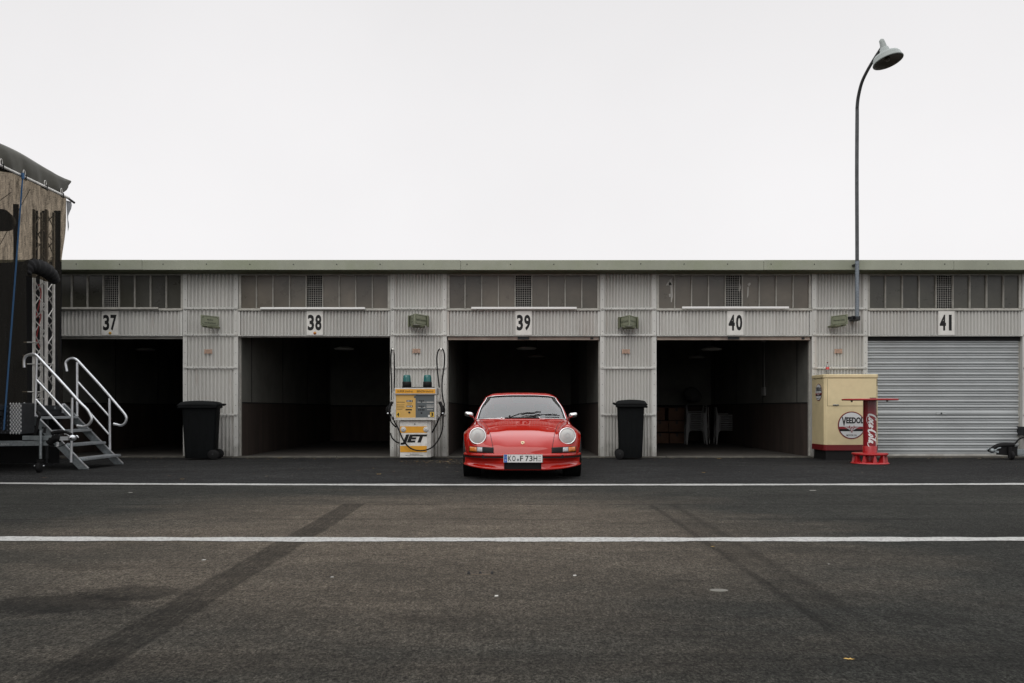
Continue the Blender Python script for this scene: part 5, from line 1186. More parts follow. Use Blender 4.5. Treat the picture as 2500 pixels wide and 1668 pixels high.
chrome = pbr('chrome', (0.72, 0.72, 0.72), 0.12, metal=1.0)
blk = pbr('car_black_trim', (0.008, 0.008, 0.008), 0.45, spec=0.2); gap = pbr('panel_gap', (0.004, 0.003, 0.003), 0.9)
cglass = thin_glass('car_glass', (0.48, 0.52, 0.52), 0.20, 0.015, 0.03)
def herm(pts, knots, counts):
    """smooth curve through points (array n x 3) with uneven knots"""
    pts = np.asarray(pts, float); n = len(pts); h = np.diff(knots); d = (pts[1:]-pts[:-1])/h[:, None]; m = np.zeros_like(pts)
    m[0] = d[0]; m[-1] = d[-1]
    for i in range(1, n-1): m[i] = (d[i]*h[i-1] + d[i-1]*h[i])/(h[i-1]+h[i])
    out = []; par = []
    for i in range(n-1):
        for k in range(counts[i]):
            t = k/counts[i]; t2, t3 = t*t, t*t*t
            out.append((2*t3-3*t2+1)*pts[i] + (t3-2*t2+t)*h[i]*m[i] + (-2*t3+3*t2)*pts[i+1] + (t3-t2)*h[i]*m[i+1]); par.append(i+t)
    out.append(pts[-1]); par.append(n-1.0)
    return np.array(out), np.array(par)
def surf(net, rc, cc):
    """net[row][col] control points -> dense grid and its row/column parameters"""
    net = np.array(net, float); nr, nc, _ = net.shape
    kr = np.concatenate([[0], np.cumsum(np.mean(np.linalg.norm(np.diff(net, axis=0), axis=2), axis=1))])
    kc = np.concatenate([[0], np.cumsum(np.mean(np.linalg.norm(np.diff(net, axis=1), axis=2), axis=0))])
    A = [herm(net[:, j], kr, rc) for j in range(nc)]; pr = A[0][1]; A = np.stack([a[0] for a in A], 1)
    B = [herm(A[i], kc, cc) for i in range(A.shape[0])]; pc = B[0][1]
    return np.stack([b[0] for b in B], 0), pr, pc
half = [  # front to rear; centre -> outwards
 [(0,.03,.345),(.2,.035,.345),(.388,.055,.345),(.395,.056,.345),(.49,.075,.345),(.62,.125,.345),(.74,.21,.345),(.805,.34,.345)],
 [(0,.065,.44),(.2,.07,.44),(.398,.09,.435),(.405,.091,.435),(.49,.105,.44),(.62,.15,.445),(.745,.23,.45),(.825,.37,.45)],
 [(0,.125,.500),(.2,.13,.497),(.412,.15,.50),(.419,.151,.499),(.49,.155,.50),(.615,.18,.505),(.752,.265,.52),(.838,.42,.54)],
 [(0,.24,.568),(.2,.24,.565),(.43,.25,.570),(.437,.25,.569),(.495,.245,.575),(.615,.265,.615),(.757,.34,.61),(.846,.52,.60)],
 [(0,.42,.640),(.21,.42,.637),(.452,.42,.632),(.459,.42,.631),(.505,.38,.640),(.615,.38,.722),(.757,.46,.675),(.850,.64,.625)],
 [(0,.65,.706),(.22,.65,.703),(.484,.65,.69),(.491,.65,.69),(.535,.62,.688),(.628,.62,.764),(.758,.67,.70),(.852,.80,.64)],
 [(0,.90,.762),(.24,.9,.759),(.525,.9,.742),(.532,.9,.742),(.575,.88,.734),(.650,.88,.789),(.756,.92,.72),(.848,.98,.64)],
 [(0,1.13,.806),(.27,1.13,.803),(.585,1.15,.78),(.592,1.15,.78),(.628,1.15,.774),(.680,1.16,.799),(.756,1.2,.735),(.838,1.22,.62)],
 [(0,1.29,.826),(.30,1.30,.823),(.650,1.38,.803),(.657,1.39,.802),(.680,1.40,.800),(.704,1.42,.793),(.758,1.44,.735),(.830,1.45,.60)],
 [(0,1.80,.83),(.30,1.8,.83),(.650,1.8,.81),(.657,1.8,.81),(.685,1.8,.805),(.712,1.80,.798),(.762,1.80,.735),(.828,1.80,.60)],
 [(0,2.50,.83),(.30,2.5,.83),(.650,2.5,.81),(.657,2.5,.81),(.685,2.5,.805),(.712,2.50,.798),(.765,2.50,.735),(.832,2.50,.60)],
 [(0,3.00,.84),(.30,3.0,.84),(.625,3.0,.82),(.632,3.0,.82),(.665,3.0,.81),(.700,3.00,.80),(.785,3.00,.74),(.858,3.00,.62)],
 [(0,3.45,.84),(.30,3.45,.835),(.56,3.45,.81),(.567,3.45,.81),(.62,3.45,.80),(.680,3.45,.79),(.785,3.45,.73),(.858,3.45,.62)],
 [(0,3.90,.72),(.28,3.90,.71),(.50,3.88,.69),(.507,3.88,.69),(.57,3.86,.69),(.640,3.85,.69),(.750,3.82,.65),(.825,3.78,.57)],
 [(0,4.10,.50),(.28,4.09,.50),(.50,4.06,.48),(.507,4.06,.48),(.57,4.04,.48),(.640,4.01,.48),(.730,3.95,.46),(.790,3.88,.45)],
 [(0,4.12,.34),(.28,4.11,.34),(.50,4.08,.34),(.507,4.08,.34),(.57,4.06,.34),(.640,4.03,.34),(.730,3.97,.34),(.785,3.90,.34)]]
for r_ in half:
    for q_ in (6, 7): x_, y_, z_ = r_[q_]; r_[q_] = (x_*(0.985 if q_ == 6 else 0.968), y_, z_)
net = [[(-x, y, z) for x, y, z in reversed(r[1:])] + r for r in half]
cc = [8,8,6,4,1,14,10]; CCs = cc + cc[::-1]
rc = [6,6,6,7,8,8,8,8,8,8,8,8,8,6,6]
S, pr, pc = surf(net, rc, CCs[::-1] if False else ([10,14,4,1,6,8,8][::1]*0 + [8,8,6,4,1,14,8] + [8,14,1,4,6,8,8]))
# columns run from the left flank (0) over the centre (7) to the right flank (14)
def w3(p): return (CX + p[0], CY + p[1], p[2] + 0.004)
nr, ncol = S.shape[:2]
def arch(y, ztop):
    zb = 0.20
    for yc in (0.87, 3.14):
        dy = abs(y-yc)
        if dy < 0.318: zb = max(zb, 0.285 + math.sqrt(0.318**2-dy*dy))
    if y < 0.56: zb = 0.25
    return min(zb, ztop-0.015)
mbB, mbH, mbG = MB(), MB(), MB()
ids = [[len(mbB.v)+0 for _ in range(ncol)] for _ in range(nr)]
allv = [w3(S[i, j]) for i in range(nr) for j in range(ncol)]
def sub(mb, cond, mi=0):
    used = {}; vs = []; fs = []
    for i in range(nr-1):
        for j in range(ncol-1):
            if not cond(pr[i], (pc[j]+pc[j+1])/2): continue
            q = []
            for a, b in ((i,j),(i,j+1),(i+1,j+1),(i+1,j)):
                k = a*ncol+b
                if k not in used: used[k] = len(vs); vs.append(allv[k])
                q.append(used[k])
            fs.append(tuple(q))
    mb.add(vs, fs, mi, True)
isgap = lambda c: 4 < c < 5 or 9 < c < 10
cabin = lambda r, c: 8 <= r < 11 and 2 < c < 12
sub(mbH, lambda r, c: 5 < c < 9 and r < 7.6)
sub(mbB, lambda r, c: not cabin(r, c) and not (5 < c < 9 and r < 7.6) and not (isgap(c) and r < 7.6))
sub(mbB, lambda r, c: isgap(c) and r < 7.6, 1)
# flanks below the widest line, with the wheel arches
for side, j in ((-1, 0), (1, ncol-1)):
    rows = []
    for i in range(nr):
        p = S[i, j]; zb = arch(p[1], p[2]); row = []
        for k in range(6):
            t = k/5; z = p[2] + (zb-p[2])*t; dz = 0.62-z; x = abs(p[0]) - 0.035*(max(0, dz)/0.4)**1.6
            row.append(w3((side*x, p[1], z)))
        z = row[-1]; row.append((z[0]-side*0.035, z[1], z[2]))      # folded lip
        rows.append(row)
    mbB.grid(rows, 0, True)
mbB.build('body', [red, gap], car)
hood = mbH.build('hood', red, car)
# sills, floor
mb = MB(); mb.box(CX-0.60, CX+0.60, CY+0.45, CY+3.9, 0.16, 0.30); mb.box(CX-0.79, CX+0.79, CY+1.25, CY+2.75, 0.17, 0.26); mb.box(CX-0.55, CX+0.55, CY+0.45, CY+1.4, 0.30, 0.50); mb.build('underbody', blk, car)
mb = MB()
for s in (-1, 1):
    for yc in (0.87, 3.14): mb.tube([w3((s*0.60, yc, 0.30)), w3((s*0.835, yc, 0.30))], 0.335, n=28, caps=False)
mb.build('wheel_well', blk, car)
# ---- front bumper
def plan(x):      # y of the bumper face at half width x
    x = abs(x)/0.805
    return 0.36*x**5.2 + 0.035*x*x
    ks = [(0,0),(.25,.004),(.45,.03),(.62,.085),(.74,.17),(.80,.27),(.835,.40)]
    for (a, ya), (b, yb_) in zip(ks, ks[1:]):
        if x <= b: t = (x-a)/(b-a); t = t*t*(3-2*t)*0.3+t*0.7; return ya+(yb_-ya)*t
    return ks[-1][1]
path = [(x, plan(x)) for x in (0,.08,.16,.22,.249,.2505,.28,.34,.42,.50,.56,.62,.68,.72,.745,.765,.78,.793,.803)] + [(.811,.46),(.815,.55)]
prof = [(-.06,.360),(-.02,.362),(.0,.357),(.012,.348),(.015,.336),(.012,.326),(.002,.321),(.002,.299),(.0,.294),(-.004,.285),(-.006,.248),(-.006,.22),(-.004,.19),(.002,.172),(.010,.160),(.012,.150),(.006,.140),(-.03,.134),(-.10,.134)]
rows = []; full = [(-x, y) for x, y in reversed(path[1:])] + path
for i, (x, y) in enumerate(full):
    a = full[max(i-1,0)]; b = full[min(i+1,len(full)-1)]; tx, ty = b[0]-a[0], b[1]-a[1]; l = math.hypot(tx, ty); nx_, ny_ = ty/l, -tx/l
    row = []; ax_ = abs(x)
    lift = 0.055*max(0, (ax_-0.3)/0.53)**1.6
    for k, (o_, z) in enumerate(prof):
        t = max(0, (0.30-z)/0.166); rec = 0
        if 0.30 < ax_ < 0.77 and 9 <= k <= 12: rec = -0.050*min(1, (ax_-0.30)/0.10)*min(1, (0.77-ax_)/0.06)
        if ax_ < 0.30 and 8 <= k: rec = 0.004
        row.append(w3((x + nx_*(o_+rec), y + ny_*(o_+rec), z + lift*t)))
    rows.append(row)
bp = MB(); vs = [p for r in rows for p in r]; m_ = len(prof); fr, fk = [], []
for i in range(len(rows)-1):
    xm = (full[i][0]+full[i+1][0])/2
    for k in range(m_-1):
        if abs(xm) < 0.25 and 9 <= k <= 14: continue
        (fk if k == 6 else fr).append((i*m_+k, (i+1)*m_+k, (i+1)*m_+k+1, i*m_+k+1))
bp.add(vs, fr, 0, True); bp.add(vs, fk, 1, False); bum = bp.build('front_bumper', [red, blk], car)
mb = MB(); mb.box(CX-0.26, CX+0.26, CY+0.05, CY+0.22, 0.13, 0.30); mb.build('air_intake', blk, bum)
mb = MB(); mb.box(CX-0.55, CX+0.55, CY+0.04, CY+0.12, 0.30, 0.345); mb.build('bumper_void', gap, bum)
# ---- number plate
pl = MB(); px0, px1 = CX-0.262+0.005, CX+0.262+0.005; py = CY-0.026; z0, z1 = 0.246, 0.358
pl.box(px0, px1, py, py+0.006, z0, z1); pl.box(px0+0.02, px1-0.02, py+0.0065, py+0.03, z0+0.02, z1-0.02); plo = pl.build('number_plate', pbr('plate_white', (0.66,0.66,0.65), 0.4), car, bevel=0.002)
mb = MB(); mb.box(px0+0.006, px0+0.047, py-0.0015, py-0.0003, z0+0.005, z1-0.005); put_text(mb, 'D', (px0+0.018, py-0.0025, z0+0.02), XA, ZA, 0.017, 0.024, 1, bold=0.02)
for k in range(12): a = 2*PI*k/12; mb.box(px0+0.0265+0.013*math.cos(a)-.0018, px0+0.0265+0.013*math.cos(a)+.0018, py-0.0026, py-0.0018, z0+0.078+0.013*math.sin(a)-.0018, z0+0.078+0.013*math.sin(a)+.0018, 2)
mb.build('euro_band', [pbr('euro_blue', (0.01,0.10,0.42), 0.4), white_enamel, pbr('euro_yellow', (0.6,0.5,0.05), 0.5)], plo, fixn=False)
mb = MB(); T_ = lambda s, x, w_: put_text(mb, s, (px0+x, py-0.0015, z0+0.020), XA, ZA, w_, 0.074, bold=0.012)
T_('K', .060, .047); T_('O', .116, .044); T_('F', .222, .040); T_('7', .292, .045); T_('3', .345, .044); T_('H', .402, .050)
for x in (0.108, 0.338-0.0, 0.394): pass
put_text(mb, '04', (px0+0.468, py-0.0015, z0+0.075), XA, ZA, 0.03, 0.022); put_text(mb, '10', (px0+0.468, py-0.0015, z0+0.017), XA, ZA, 0.03, 0.022); mb.box(px0+0.468, px0+0.50, py-0.0015, py-0.0008, z0+0.053, z0+0.057)
mb.lathe([(0,0),(0.016,0),(0.015,0.001),(0,0.0012)], (px0+0.193, py-0.0008, z0+0.040), (0,-1,0), n=18, mi=1); mb.lathe([(0,0),(0.007,0),(0.006,0.001),(0,0.0012)], (px0+0.193, py-0.0022, z0+0.040), (0,-1,0), n=12, mi=0)
mb.box(px0+.001, px1-.001, py-0.0012, py-0.0002, z0+.001, z0+.004, 0); mb.box(px0+.001, px1-.001, py-0.0012, py-0.0002, z1-.004, z1-.001, 0); mb.box(px1-.004, px1-.001, py-0.0012, py-0.0002, z0+.005, z1-.005, 0)
mb.build('plate_lettering', [black_paint, pbr('seal_grey', (0.25,0.27,0.28), 0.5)], plo, fixn=False)
# ---- turn signals: patches following the nose
def sample(rt, x):          # surface point on row parameter rt at lateral x (right half), and outward normal
    i = int(np.searchsorted(pr, rt) - 1); i = max(0, min(nr-2, i)); f = (rt-pr[i])/(pr[i+1]-pr[i])
    row = S[i]*(1-f) + S[i+1]*f; c0 = int(np.argmin(abs(row[:, 0])))
    j = c0
    while j < ncol-2 and row[j+1, 0] < x: j += 1
    g = (x-row[j, 0])/(row[j+1, 0]-row[j, 0]); p = row[j]*(1-g)+row[j+1]*g
    tx = row[j+1]-row[j]; tz = S[i+1, j]-S[i, j]; n = np.cross(tx, tz); n /= np.linalg.norm(n)
    if n[1] > 0: n = -n
    return p, n
def patch(xa, xb, ra, rb, lift, th, s, bow=0.0, nx_=14, nz_=5):
    G = []; 
    for a in range(nz_+1):
        row = []
        for b in range(nx_+1):
            p, n = sample(ra+(rb-ra)*a/nz_, xa+(xb-xa)*b/nx_); bb = bow*math.sin(PI*a/nz_)**0.5*(min(1, 6*min(b, nx_-b)/nx_)) if bow else 0
            q = p + n*(lift+bb); row.append(w3((s*q[0], q[1], q[2])))
        G.append(row)
    return G
amber = pbr('amber_lens', (0.55, 0.16, 0.02), 0.15, noise=0.5, nscale=60, coat=0.5); clear = pbr('clear_lens', (0.42, 0.44, 0.46), 0.12, noise=0.5, nscale=70, coat=0.6)
for s in (-1, 1):
    mb = MB(); mb.grid(patch(.392, .735, .22, 1.06, .003, 0, s, 0.004)); sg = mb.build('turn_signal', blk, car, fixn=True); sg.modifiers.new('s', 'SOLIDIFY').thickness = 0.006
    mb = MB(); mb.grid(patch(.545, .618, .34, .96, .008, 0, s, 0.008)); o = mb.build('parking_lamp', clear, sg); o.modifiers.new('s', 'SOLIDIFY').thickness = 0.004
    mb = MB(); mb.grid(patch(.622, .722, .34, .96, .008, 0, s, 0.008)); o = mb.build('amber_lamp', amber, sg); o.modifiers.new('s', 'SOLIDIFY').thickness = 0.004
    mb = MB()
    for k in range(5):
        r0 = .42+.11*k; G = patch(.41, .535, r0, r0+0.03, .0085, 0, s, 0, 6, 1); mb.grid(G)
    mb.build('horn_grille', gap, sg)
    # headlamp: bucket, rim, lens with moulded rings
    C = Vector(w3((s*.614, .205, .592))); ax = Vector((s*0.06, -math.cos(R(13)), math.sin(R(13)))).normalized()
    u = ax.cross(Vector(ZA)).normalized(); v = u.cross(ax) * 1.0
    def circ(c, r, rx=1.0, au=u, av=v): return [tuple(Vector(c) + au*math.cos(2*PI*k/40)*r*rx + av*math.sin(2*PI*k/40)*r) for k in range(40)]
    B1 = Vector(w3((s*.618, .36, .598))); B2 = Vector(w3((s*.628, .62, .600))); X_, Z_ = Vector((-1,0,0)), Vector(ZA)
    mb = MB(); mb.grid([circ(C-ax*0.004, .116), circ(C-ax*0.05, .119), circ(B1, .124, 1.03, u, Z_), circ(B2, .138, 1.05, u, Z_)], 0, True, close_u=True); mb.build('headlight_bucket', red, car)
    mb = MB(); rp = [tuple(C + u*math.cos(2*PI*k/40)*.1125 + v*math.sin(2*PI*k/40)*.1125) for k in range(41)]
    mb.lathe([(0.1165,-0.006),(0.1195,0.003),(0.117,0.013),(0.110,0.018),(0.103,0.013),(0.101,0.004)], C, ax, n=48); hl = mb.build('headlight', chrome, car)
    mb = MB(); mb.lathe([(0.102,0.008),(0.085,0.020),(0.055,0.030),(0.025,0.035),(0,0.036)], C, ax, n=48); mb.build('lens', LENS if 'LENS' in globals() else None or thin_glass('headlamp_glass', (0.95,0.96,0.96), 0.12, 0.04, 0.6), hl)
    LENS = bpy.data.materials['headlamp_glass']
    mb = MB()
    for q_ in range(-6, 7):
        xx = q_*0.0145; hh = math.sqrt(0.094**2 - xx*xx); pts_ = []
        for k in range(9):
            t_ = -1 + 2*k/8; rr_ = math.hypot(xx, hh*t_); lift_ = 0.036*(1-(rr_/0.104)**2)+0.004; pts_.append(C + u*xx + v*(hh*t_) + ax*lift_)
        mb.tube(pts_, 0.0016, n=5)
    mb.lathe([(0.030,0.037),(0.032,0.040),(0.034,0.036)], C, ax, n=30)
    mb.build('lens_flutes', pbr('lens_flute_glass', (0.42,0.43,0.43), 0.15, coat=0.5), hl)
    mb = MB(); mb.lathe([(0.101,0.002),(0.085,-0.030),(0.055,-0.060),(0.02,-0.075),(0,-0.075)], C, ax, n=40); mb.lathe([(0.0,-0.01),(0.014,-0.014),(0.018,-0.04),(0.016,-0.07)], C, ax, n=16); mb.build('reflector', pbr('lamp_reflector', (0.85,0.85,0.85), 0.35, metal=0.8, noise=0.25, nscale=40), hl)
# ---- emblem
p, n = sample(2.0, 0.001); p = Vector(w3(p)); n = Vector(n).normalized(); uy = Vector((0, n.z, -n.y)); uy = uy if uy.z > 0 else -uy
mb = MB(); sh = [(-.022,.026),(0,.031),(.022,.026),(.025,.005),(.018,-.018),(0,-.032),(-.018,-.018),(-.025,.005)]
mb.prism(sh, 0.004, p+n*0.002, XA, uy, n); em = mb.build('hood_emblem', pbr('emblem_gold', (0.62,0.52,0.32), 0.3, metal=0.6), hood, bevel=0.001)
mb = MB(); o_ = p+n*0.0067
for q in ([(-.016,.018),(-.002,.018),(-.002,.004),(-.018,.004)], [(.002,-.002),(.018,-.002),(.013,-.016),(.002,-.022)]): mb.add([tuple(o_+Vector(XA)*a+uy*b) for a, b in q], [(0,1,2,3)], 0)
mb.add([tuple(o_+n*0.001+Vector(XA)*a+uy*b) for a, b in ((-.007,.008),(.007,.008),(.006,-.006),(0,-.011),(-.006,-.006))], [(0,1,2,3,4)], 1)
mb.build('crest_fields', [pbr('emblem_red', (0.35,0.02,0.02), 0.4), black_paint], em)
# ---- air slot at the back edge of the hood
mb = MB(); rows = []
for a, z_ in ((1.185,.0105),(1.20,.0135),(1.235,.0135),(1.25,.0105)): rows.append([w3((x, a + 0.02*(x/.26)**2, .812+(a-1.13)*0.125+z_-0.004-0.005*(x/.26)**2)) for x in [-.255+.51*k/12 for k in range(13)]])
mb.grid(rows); G = [[w3((x, 1.205+0.02*(x/.26)**2, z_-0.006*(x/.26)**2)) for x in [-.255+.51*k/12 for k in range(13)]] for z_ in (.812, .838)]; mb.grid(G); mb.grid([G[1], [(p[0], p[1]+.04, p[2]-.004) for p in G[1]]]); mb.build('cowl_grille', gap, hood)
mb = MB(); G = [[w3((x, y+0.01*(x/.26)**2, z_-0.004*(x/.26)**2)) for x in [-.262+.524*k/12 for k in range(13)]] for y, z_ in ((1.09,.803),(1.11,.812),(1.165,.820),(1.183,.822),(1.184,.812))]
mb.grid(G); mb.build('scoop', red, hood)
# ---- cabin
g = [ [(0,1.31,.822),(.35,1.345,.818),(.605,1.44,.808),(.650,1.49,.803),(.672,1.515,.800),(.690,1.54,.797),(.712,1.57,.795)],
 [(0,1.62,1.005),(.325,1.65,1.002),(.545,1.72,.988),(.588,1.755,.980),(.608,1.78,.975),(.625,1.80,.965),(.716,1.81,.80)],
 [(0,1.95,1.172),(.29,1.97,1.167),(.470,2.01,1.148),(.512,2.04,1.132),(.535,2.06,1.122),(.556,2.09,1.108),(.718,2.11,.80)],
 [(0,2.01,1.200),(.28,2.03,1.195),(.462,2.06,1.174),(.510,2.09,1.152),(.538,2.11,1.136),(.562,2.14,1.115),(.718,2.16,.80)],
 [(0,2.35,1.226),(.28,2.36,1.220),(.462,2.37,1.198),(.515,2.38,1.172),(.548,2.38,1.148),(.574,2.39,1.12),(.718,2.40,.80)],
 [(0,2.90,1.170),(.27,2.90,1.162),(.440,2.88,1.135),(.490,2.87,1.105),(.522,2.86,1.08),(.548,2.85,1.05),(.712,2.84,.80)],
 [(0,3.35,1.03),(.25,3.34,1.02),(.400,3.30,.99),(.450,3.27,.965),(.485,3.25,.945),(.512,3.23,.92),(.68,3.18,.795)],
 [(0,3.80,.80),(.22,3.78,.795),(.36,3.72,.785),(.41,3.68,.78),(.45,3.64,.775),(.50,3.60,.77),(.64,3.50,.765)] ]
for r_ in g:
    for q_ in range(1, 6): x_, y_, z_ = r_[q_]; k_ = 1.035 if r_ is g[0] else 1.06; r_[q_] = (x_*(k_ if q_ < 5 else 1+(k_-1)*.6), y_, z_)
gn = [[(-x,y,z) for x,y,z in reversed(r[1:])] + r for r in g]
Gs, gr, gc = surf(gn, [10,10,4,6,8,6,6], [6,3,3,3,6,6]+[6,6,3,3,3,6])
def gsub(cond, name, mat, parent, solid=None):
    mb = MB(); used = {}; vs = []; fs = []; n_, m_ = Gs.shape[:2]
    for i in range(n_-1):
        for j in range(m_-1):
            if not cond(gr[i], (gc[j]+gc[j+1])/2): continue
            q = []
            for a, b in ((i,j),(i,j+1),(i+1,j+1),(i+1,j)):
                k = a*m_+b
                if k not in used: used[k] = len(vs); vs.append(w3(Gs[a, b]))
                q.append(used[k])
            fs.append(tuple(q))
    mb.add(vs, fs, 0, True); o = mb.build(name, mat, parent)
    if solid: o.modifiers.new('s', 'SOLIDIFY').thickness = solid
    return o
# column params: 0 belt,1 outer pillar,2,3 glass edge,4,5,6 centre,...,12
wsglass = lambda r, c: r < 2 and 3 < c < 9
sideg = lambda r, c: (c < 1 or c > 11)
rearg = lambda r, c: 5 <= r < 6.4 and 3.0 < c < 9.0
gsub(lambda r, c: not wsglass(r, c) and not sideg(r, c) and not rearg(r, c), 'roof', red, car)
wsg = gsub(wsglass, 'windscreen', cglass, car); gsub(rearg, 'rear_window', cglass, car)
gsub(lambda r, c: c < 1 and r < 6.3, 'side_window', cglass, car); gsub(lambda r, c: c > 11 and r < 6.3, 'side_window', cglass, car)
gsub(lambda r, c: sideg(r, c) and r >= 6.3, 'rear_quarter', red, car)
# windscreen seal and bright trim
n_, m_ = Gs.shape[:2]; jl = int(np.argmin(abs(gc-3))); jr = int(np.argmin(abs(gc-9))); it = int(np.argmin(abs(gr-2)))
loop = [Gs[i, jl] for i in range(0, it)] + [Gs[it, j] for j in range(jl, jr+1)] + [Gs[i, jr] for i in range(it-1, -1, -1)] + [Gs[0, j] for j in range(jr-1, jl, -1)]
cen = np.array([0, 1.63, 1.0]); 
def loop_off(k, up): return [w3(p + (p-cen)*k + np.array([0, -0.5, 0.86])*up) for p in loop] 
mb = MB(); q = loop_off(-0.018, 0.004); mb.tube(q + [q[0]], 0.012, n=8, caps=False); mb.build('windscreen_seal', blk, wsg)
mb = MB(); q = loop_off(0.010, 0.008); mb.tube(q + [q[0]], 0.0065, n=8, caps=False); mb.build('windscreen_trim', chrome, wsg)
# side gutters
for jj in (int(np.argmin(abs(gc-1))), int(np.argmin(abs(gc-11)))):
    mb = MB(); mb.tube([w3(Gs[i, jj]*np.array([1.008,1,1])) for i in range(0, n_-8)], 0.009, n=8); mb.build('rain_gutter', red, car)
# wipers
def on_glass(x, t):     # t 0 bottom .. 1 top of the windscreen
    i = int(t*it); row = Gs[i]; j = int(np.argmin(abs(row[jl:jr+1, 0]-x)))+jl; return row[j] + np.array([0, -0.012, 0.016])
for (xa, ta, xe, te, b0, tb0, b1, tb1) in ((-.195, -.02, .175, .19, .01, .14, .32, .24), (.165, -.0, .45, .12, .36, .10, .58, .13)):
    mb = MB(); A = w3(on_glass(xa, 0) + np.array([0,-.02,.0])); E = w3(on_glass(xe, te)+np.array([0,0,.012])); M = w3(on_glass((xa+xe)/2, te*.62)+np.array([0,-.01,.022]))
    mb.tube(smooth_path([A, M, E], 5), [0.009]*6+[0.006]*5, n=6); mb.lathe([(0,.0),(.013,0),(.011,.03),(0,.034)], A, ZA, n=10); wp = mb.build('wiper', blk, car)
    mb = MB(); mb.tube([w3(on_glass(b0+(b1-b0)*k/6, tb0+(tb1-tb0)*k/6)) for k in range(7)], 0.008, n=6); mb.tube([w3(on_glass(b0+(b1-b0)*k/6, tb0+(tb1-tb0)*k/6)+np.array([0,-.008,.016])) for k in range(1,6)], 0.005, n=6); mb.build('wiper_blade', rubber, wp)
mb = MB()
for x in (-.30, .27): mb.lathe([(0,.0),(.012,0),(.010,.012),(0,.016)], w3((x, 1.30, .826)), ZA, n=10)
mb.build('washer_nozzle', chrome, car)
# mirrors
for s in (-1, 1):
    dz = 0.0 if s < 0 else -0.012; bx = .735 if s < 0 else .725
    mb = MB(); q = smooth_path([w3((s*.705, 1.62, .775)), w3((s*.725, 1.60, .80+dz)), w3((s*(bx+.01), 1.58, .845+dz)), w3((s*(bx+.03), 1.56, .872+dz))], 5); mb.tube(q, [0.016-.005*i/15 for i in range(16)], n=10); st_ = mb.build('wing_mirror', chrome, car)
    mb = MB(); c = Vector(w3((s*(bx+.068), 1.55, .882+dz))); rows = []
    for i, (yy, k) in enumerate(((-.055,.05),(-.053,.45),(-.040,.78),(-.015,.95),(.02,1.0),(.035,1.0),(.036,.9))):
        row = []
        for a in range(28):
            an = 2*PI*a/28; ca, sa = math.cos(an), math.sin(an); px_ = math.copysign(abs(ca)**0.55, ca)*.066*k; pz = math.copysign(abs(sa)**0.6, sa)*.040*k; row.append(tuple(c+Vector((px_ + (s*-.0)*pz, yy, pz+0.12*px_*s))))
        rows.append(row)
    mb.grid(rows, 0, True, close_u=True); mb.add(rows[0], [tuple(range(28))]); mb.build('mirror_shell', chrome, st_)
    mb = MB(); mb.add([(p[0], p[1]+0.001, p[2]) for p in rows[-1]], [tuple(range(28))]); mb.build('mirror_glass', pbr('mirror_face', (0.6,0.6,0.6), 0.05, metal=1.0), st_)
# interior
ci = pbr('car_interior', (0.020, 0.020, 0.021), 0.7, noise=0.3, nscale=12)
mb = MB(); mb.box(CX-.66, CX+.66, CY+1.52, CY+1.86, .60, .785); mb.box(CX-.20, CX+.28, CY+1.66, CY+1.86, .785, .825); mb.build('dashboard', ci, car, bevel=0.02, seg=2)
mb = MB(); mb.box(CX-.68, CX+.68, CY+1.87, CY+3.2, .27, .33); mb.box(CX-.68, CX+.68, CY+3.15, CY+3.2, .33, .85); mb.build('cabin_floor', ci, car)
for s in (-1, 1):
    mb = MB(); mb.box(CX+s*.34-.22, CX+s*.34+.22, CY+2.15, CY+2.60, .40, .52); mb.hexa([(CX+s*.34-.22, CY+2.60, .45), (CX+s*.34+.22, CY+2.60, .45), (CX+s*.34+.22, CY+2.72, .45), (CX+s*.34-.22, CY+2.72, .45)], [(CX+s*.34-.18, CY+2.76, .93), (CX+s*.34+.18, CY+2.76, .93), (CX+s*.34+.18, CY+2.84, .93), (CX+s*.34-.18, CY+2.84, .93)])
    seat = mb.build('seat', ci, car, bevel=0.04, seg=3)
    mb = MB(); mb.box(CX+s*.34-.11, CX+s*.34+.11, CY+2.78, CY+2.85, .94, 1.05); mb.build('headrest', ci, seat, bevel=0.03, seg=3)
mb = MB(); c = Vector(w3((.36, 1.98, .79))); ax = Vector((0, -.9, .35)).normalized(); u = Vector(XA); v = ax.cross(u); mb.tube([tuple(c+u*.19*math.cos(2*PI*k/32)+v*.19*math.sin(2*PI*k/32)) for k in range(33)], .012, n=8, caps=False); mb.bar(c-u*.18, c+u*.18, .03, .01); mb.tube([c, c+Vector((0,-.16,-.08))], .03, n=10); mb.build('steering_wheel', ci, car)
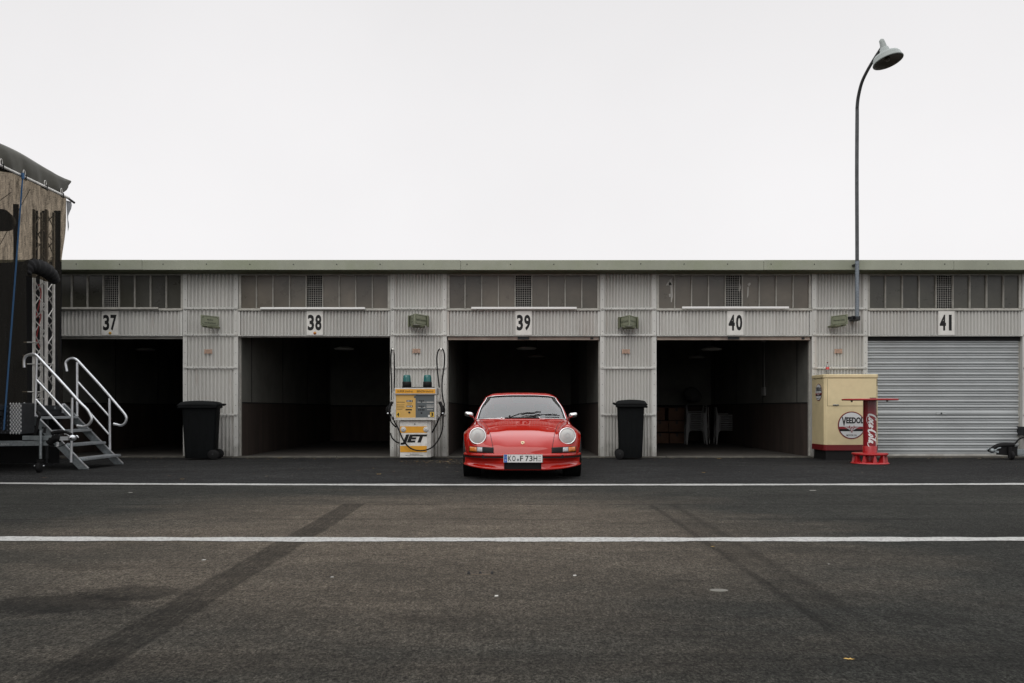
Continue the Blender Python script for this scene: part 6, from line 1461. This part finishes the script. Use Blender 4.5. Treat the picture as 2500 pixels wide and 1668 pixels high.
mb = MB(); mb.box(CX-.125, CX+.075, CY+1.97, CY+1.99, 1.065, 1.125); mb.tube([w3((-.02,1.98,1.12)), w3((-.02,1.99,1.165))], .008, n=6); mb.build('rear_view_mirror', pbr('rv_mirror', (0.10,0.10,0.10), 0.3), car, bevel=0.008)
# wheels
for s in (-1, 1):
    for yc, ww in ((0.87, .195), (3.14, .21)):
        xo = .815 if yc < 1 else .825; xi = xo-ww; xm = (xo+xi)/2; h = ww/2; r = .300
        mb = MB(); mb.lathe([(.20,-h*.88),(.265,-h*.98),(.288,-h*.92),(r,-h*.72),(r,0),(r,h*.72),(.288,h*.92),(.265,h*.98),(.20,h*.88)], w3((s*xm, yc, r-.003)), XA, n=44)
        for q in (-.5,-.17,.17,.5): mb.lathe([(r+.0005,h*q-.004),(r+.001,h*q),(r+.0005,h*q+.004)], w3((s*xm, yc, r-.003)), XA, n=44, mi=1)
        tyre = None; wl = bpy.data.objects.new('wheel', None); COL.objects.link(wl); wl.parent = car; OFF[wl.name] = OFF[car.name]
        mb.build('tyre', [rubber, gap], wl)
        mb = MB(); xr = s*(xm + s*h*.55) if False else s*xm; mb.lathe([(.20,-h*.85),(.19,-h*.7),(.19,h*.5),(.205,h*.86),(.195,h*.9),(.18,h*.4),(.17,h*.35)] if s > 0 else [(.20,h*.85),(.19,h*.7),(.19,-h*.5),(.205,-h*.86),(.195,-h*.9),(.18,-h*.4),(.17,-h*.35)], w3((s*xm, yc, r-.003)), XA, n=40)
        c = Vector(w3((s*(xm+h*.45), yc, r-.003)))
        for k in range(5):
            a = 2*PI*k/5+.3; u = Vector((0, math.cos(a), math.sin(a))); v = Vector((0, -math.sin(a), math.cos(a)))
            mb.prism([(-.028,.04),(.028,.04),(.045,.17),(0,.185),(-.045,.17)], .02*s, c, v, u, XA)
        mb.lathe([(0,0),(.06,0),(.055,.02*s),(0,.03*s)], c, XA, n=20); mb.build('rim', pbr('wheel_rim', (0.55,0.55,0.55), 0.3, metal=0.8), wl)
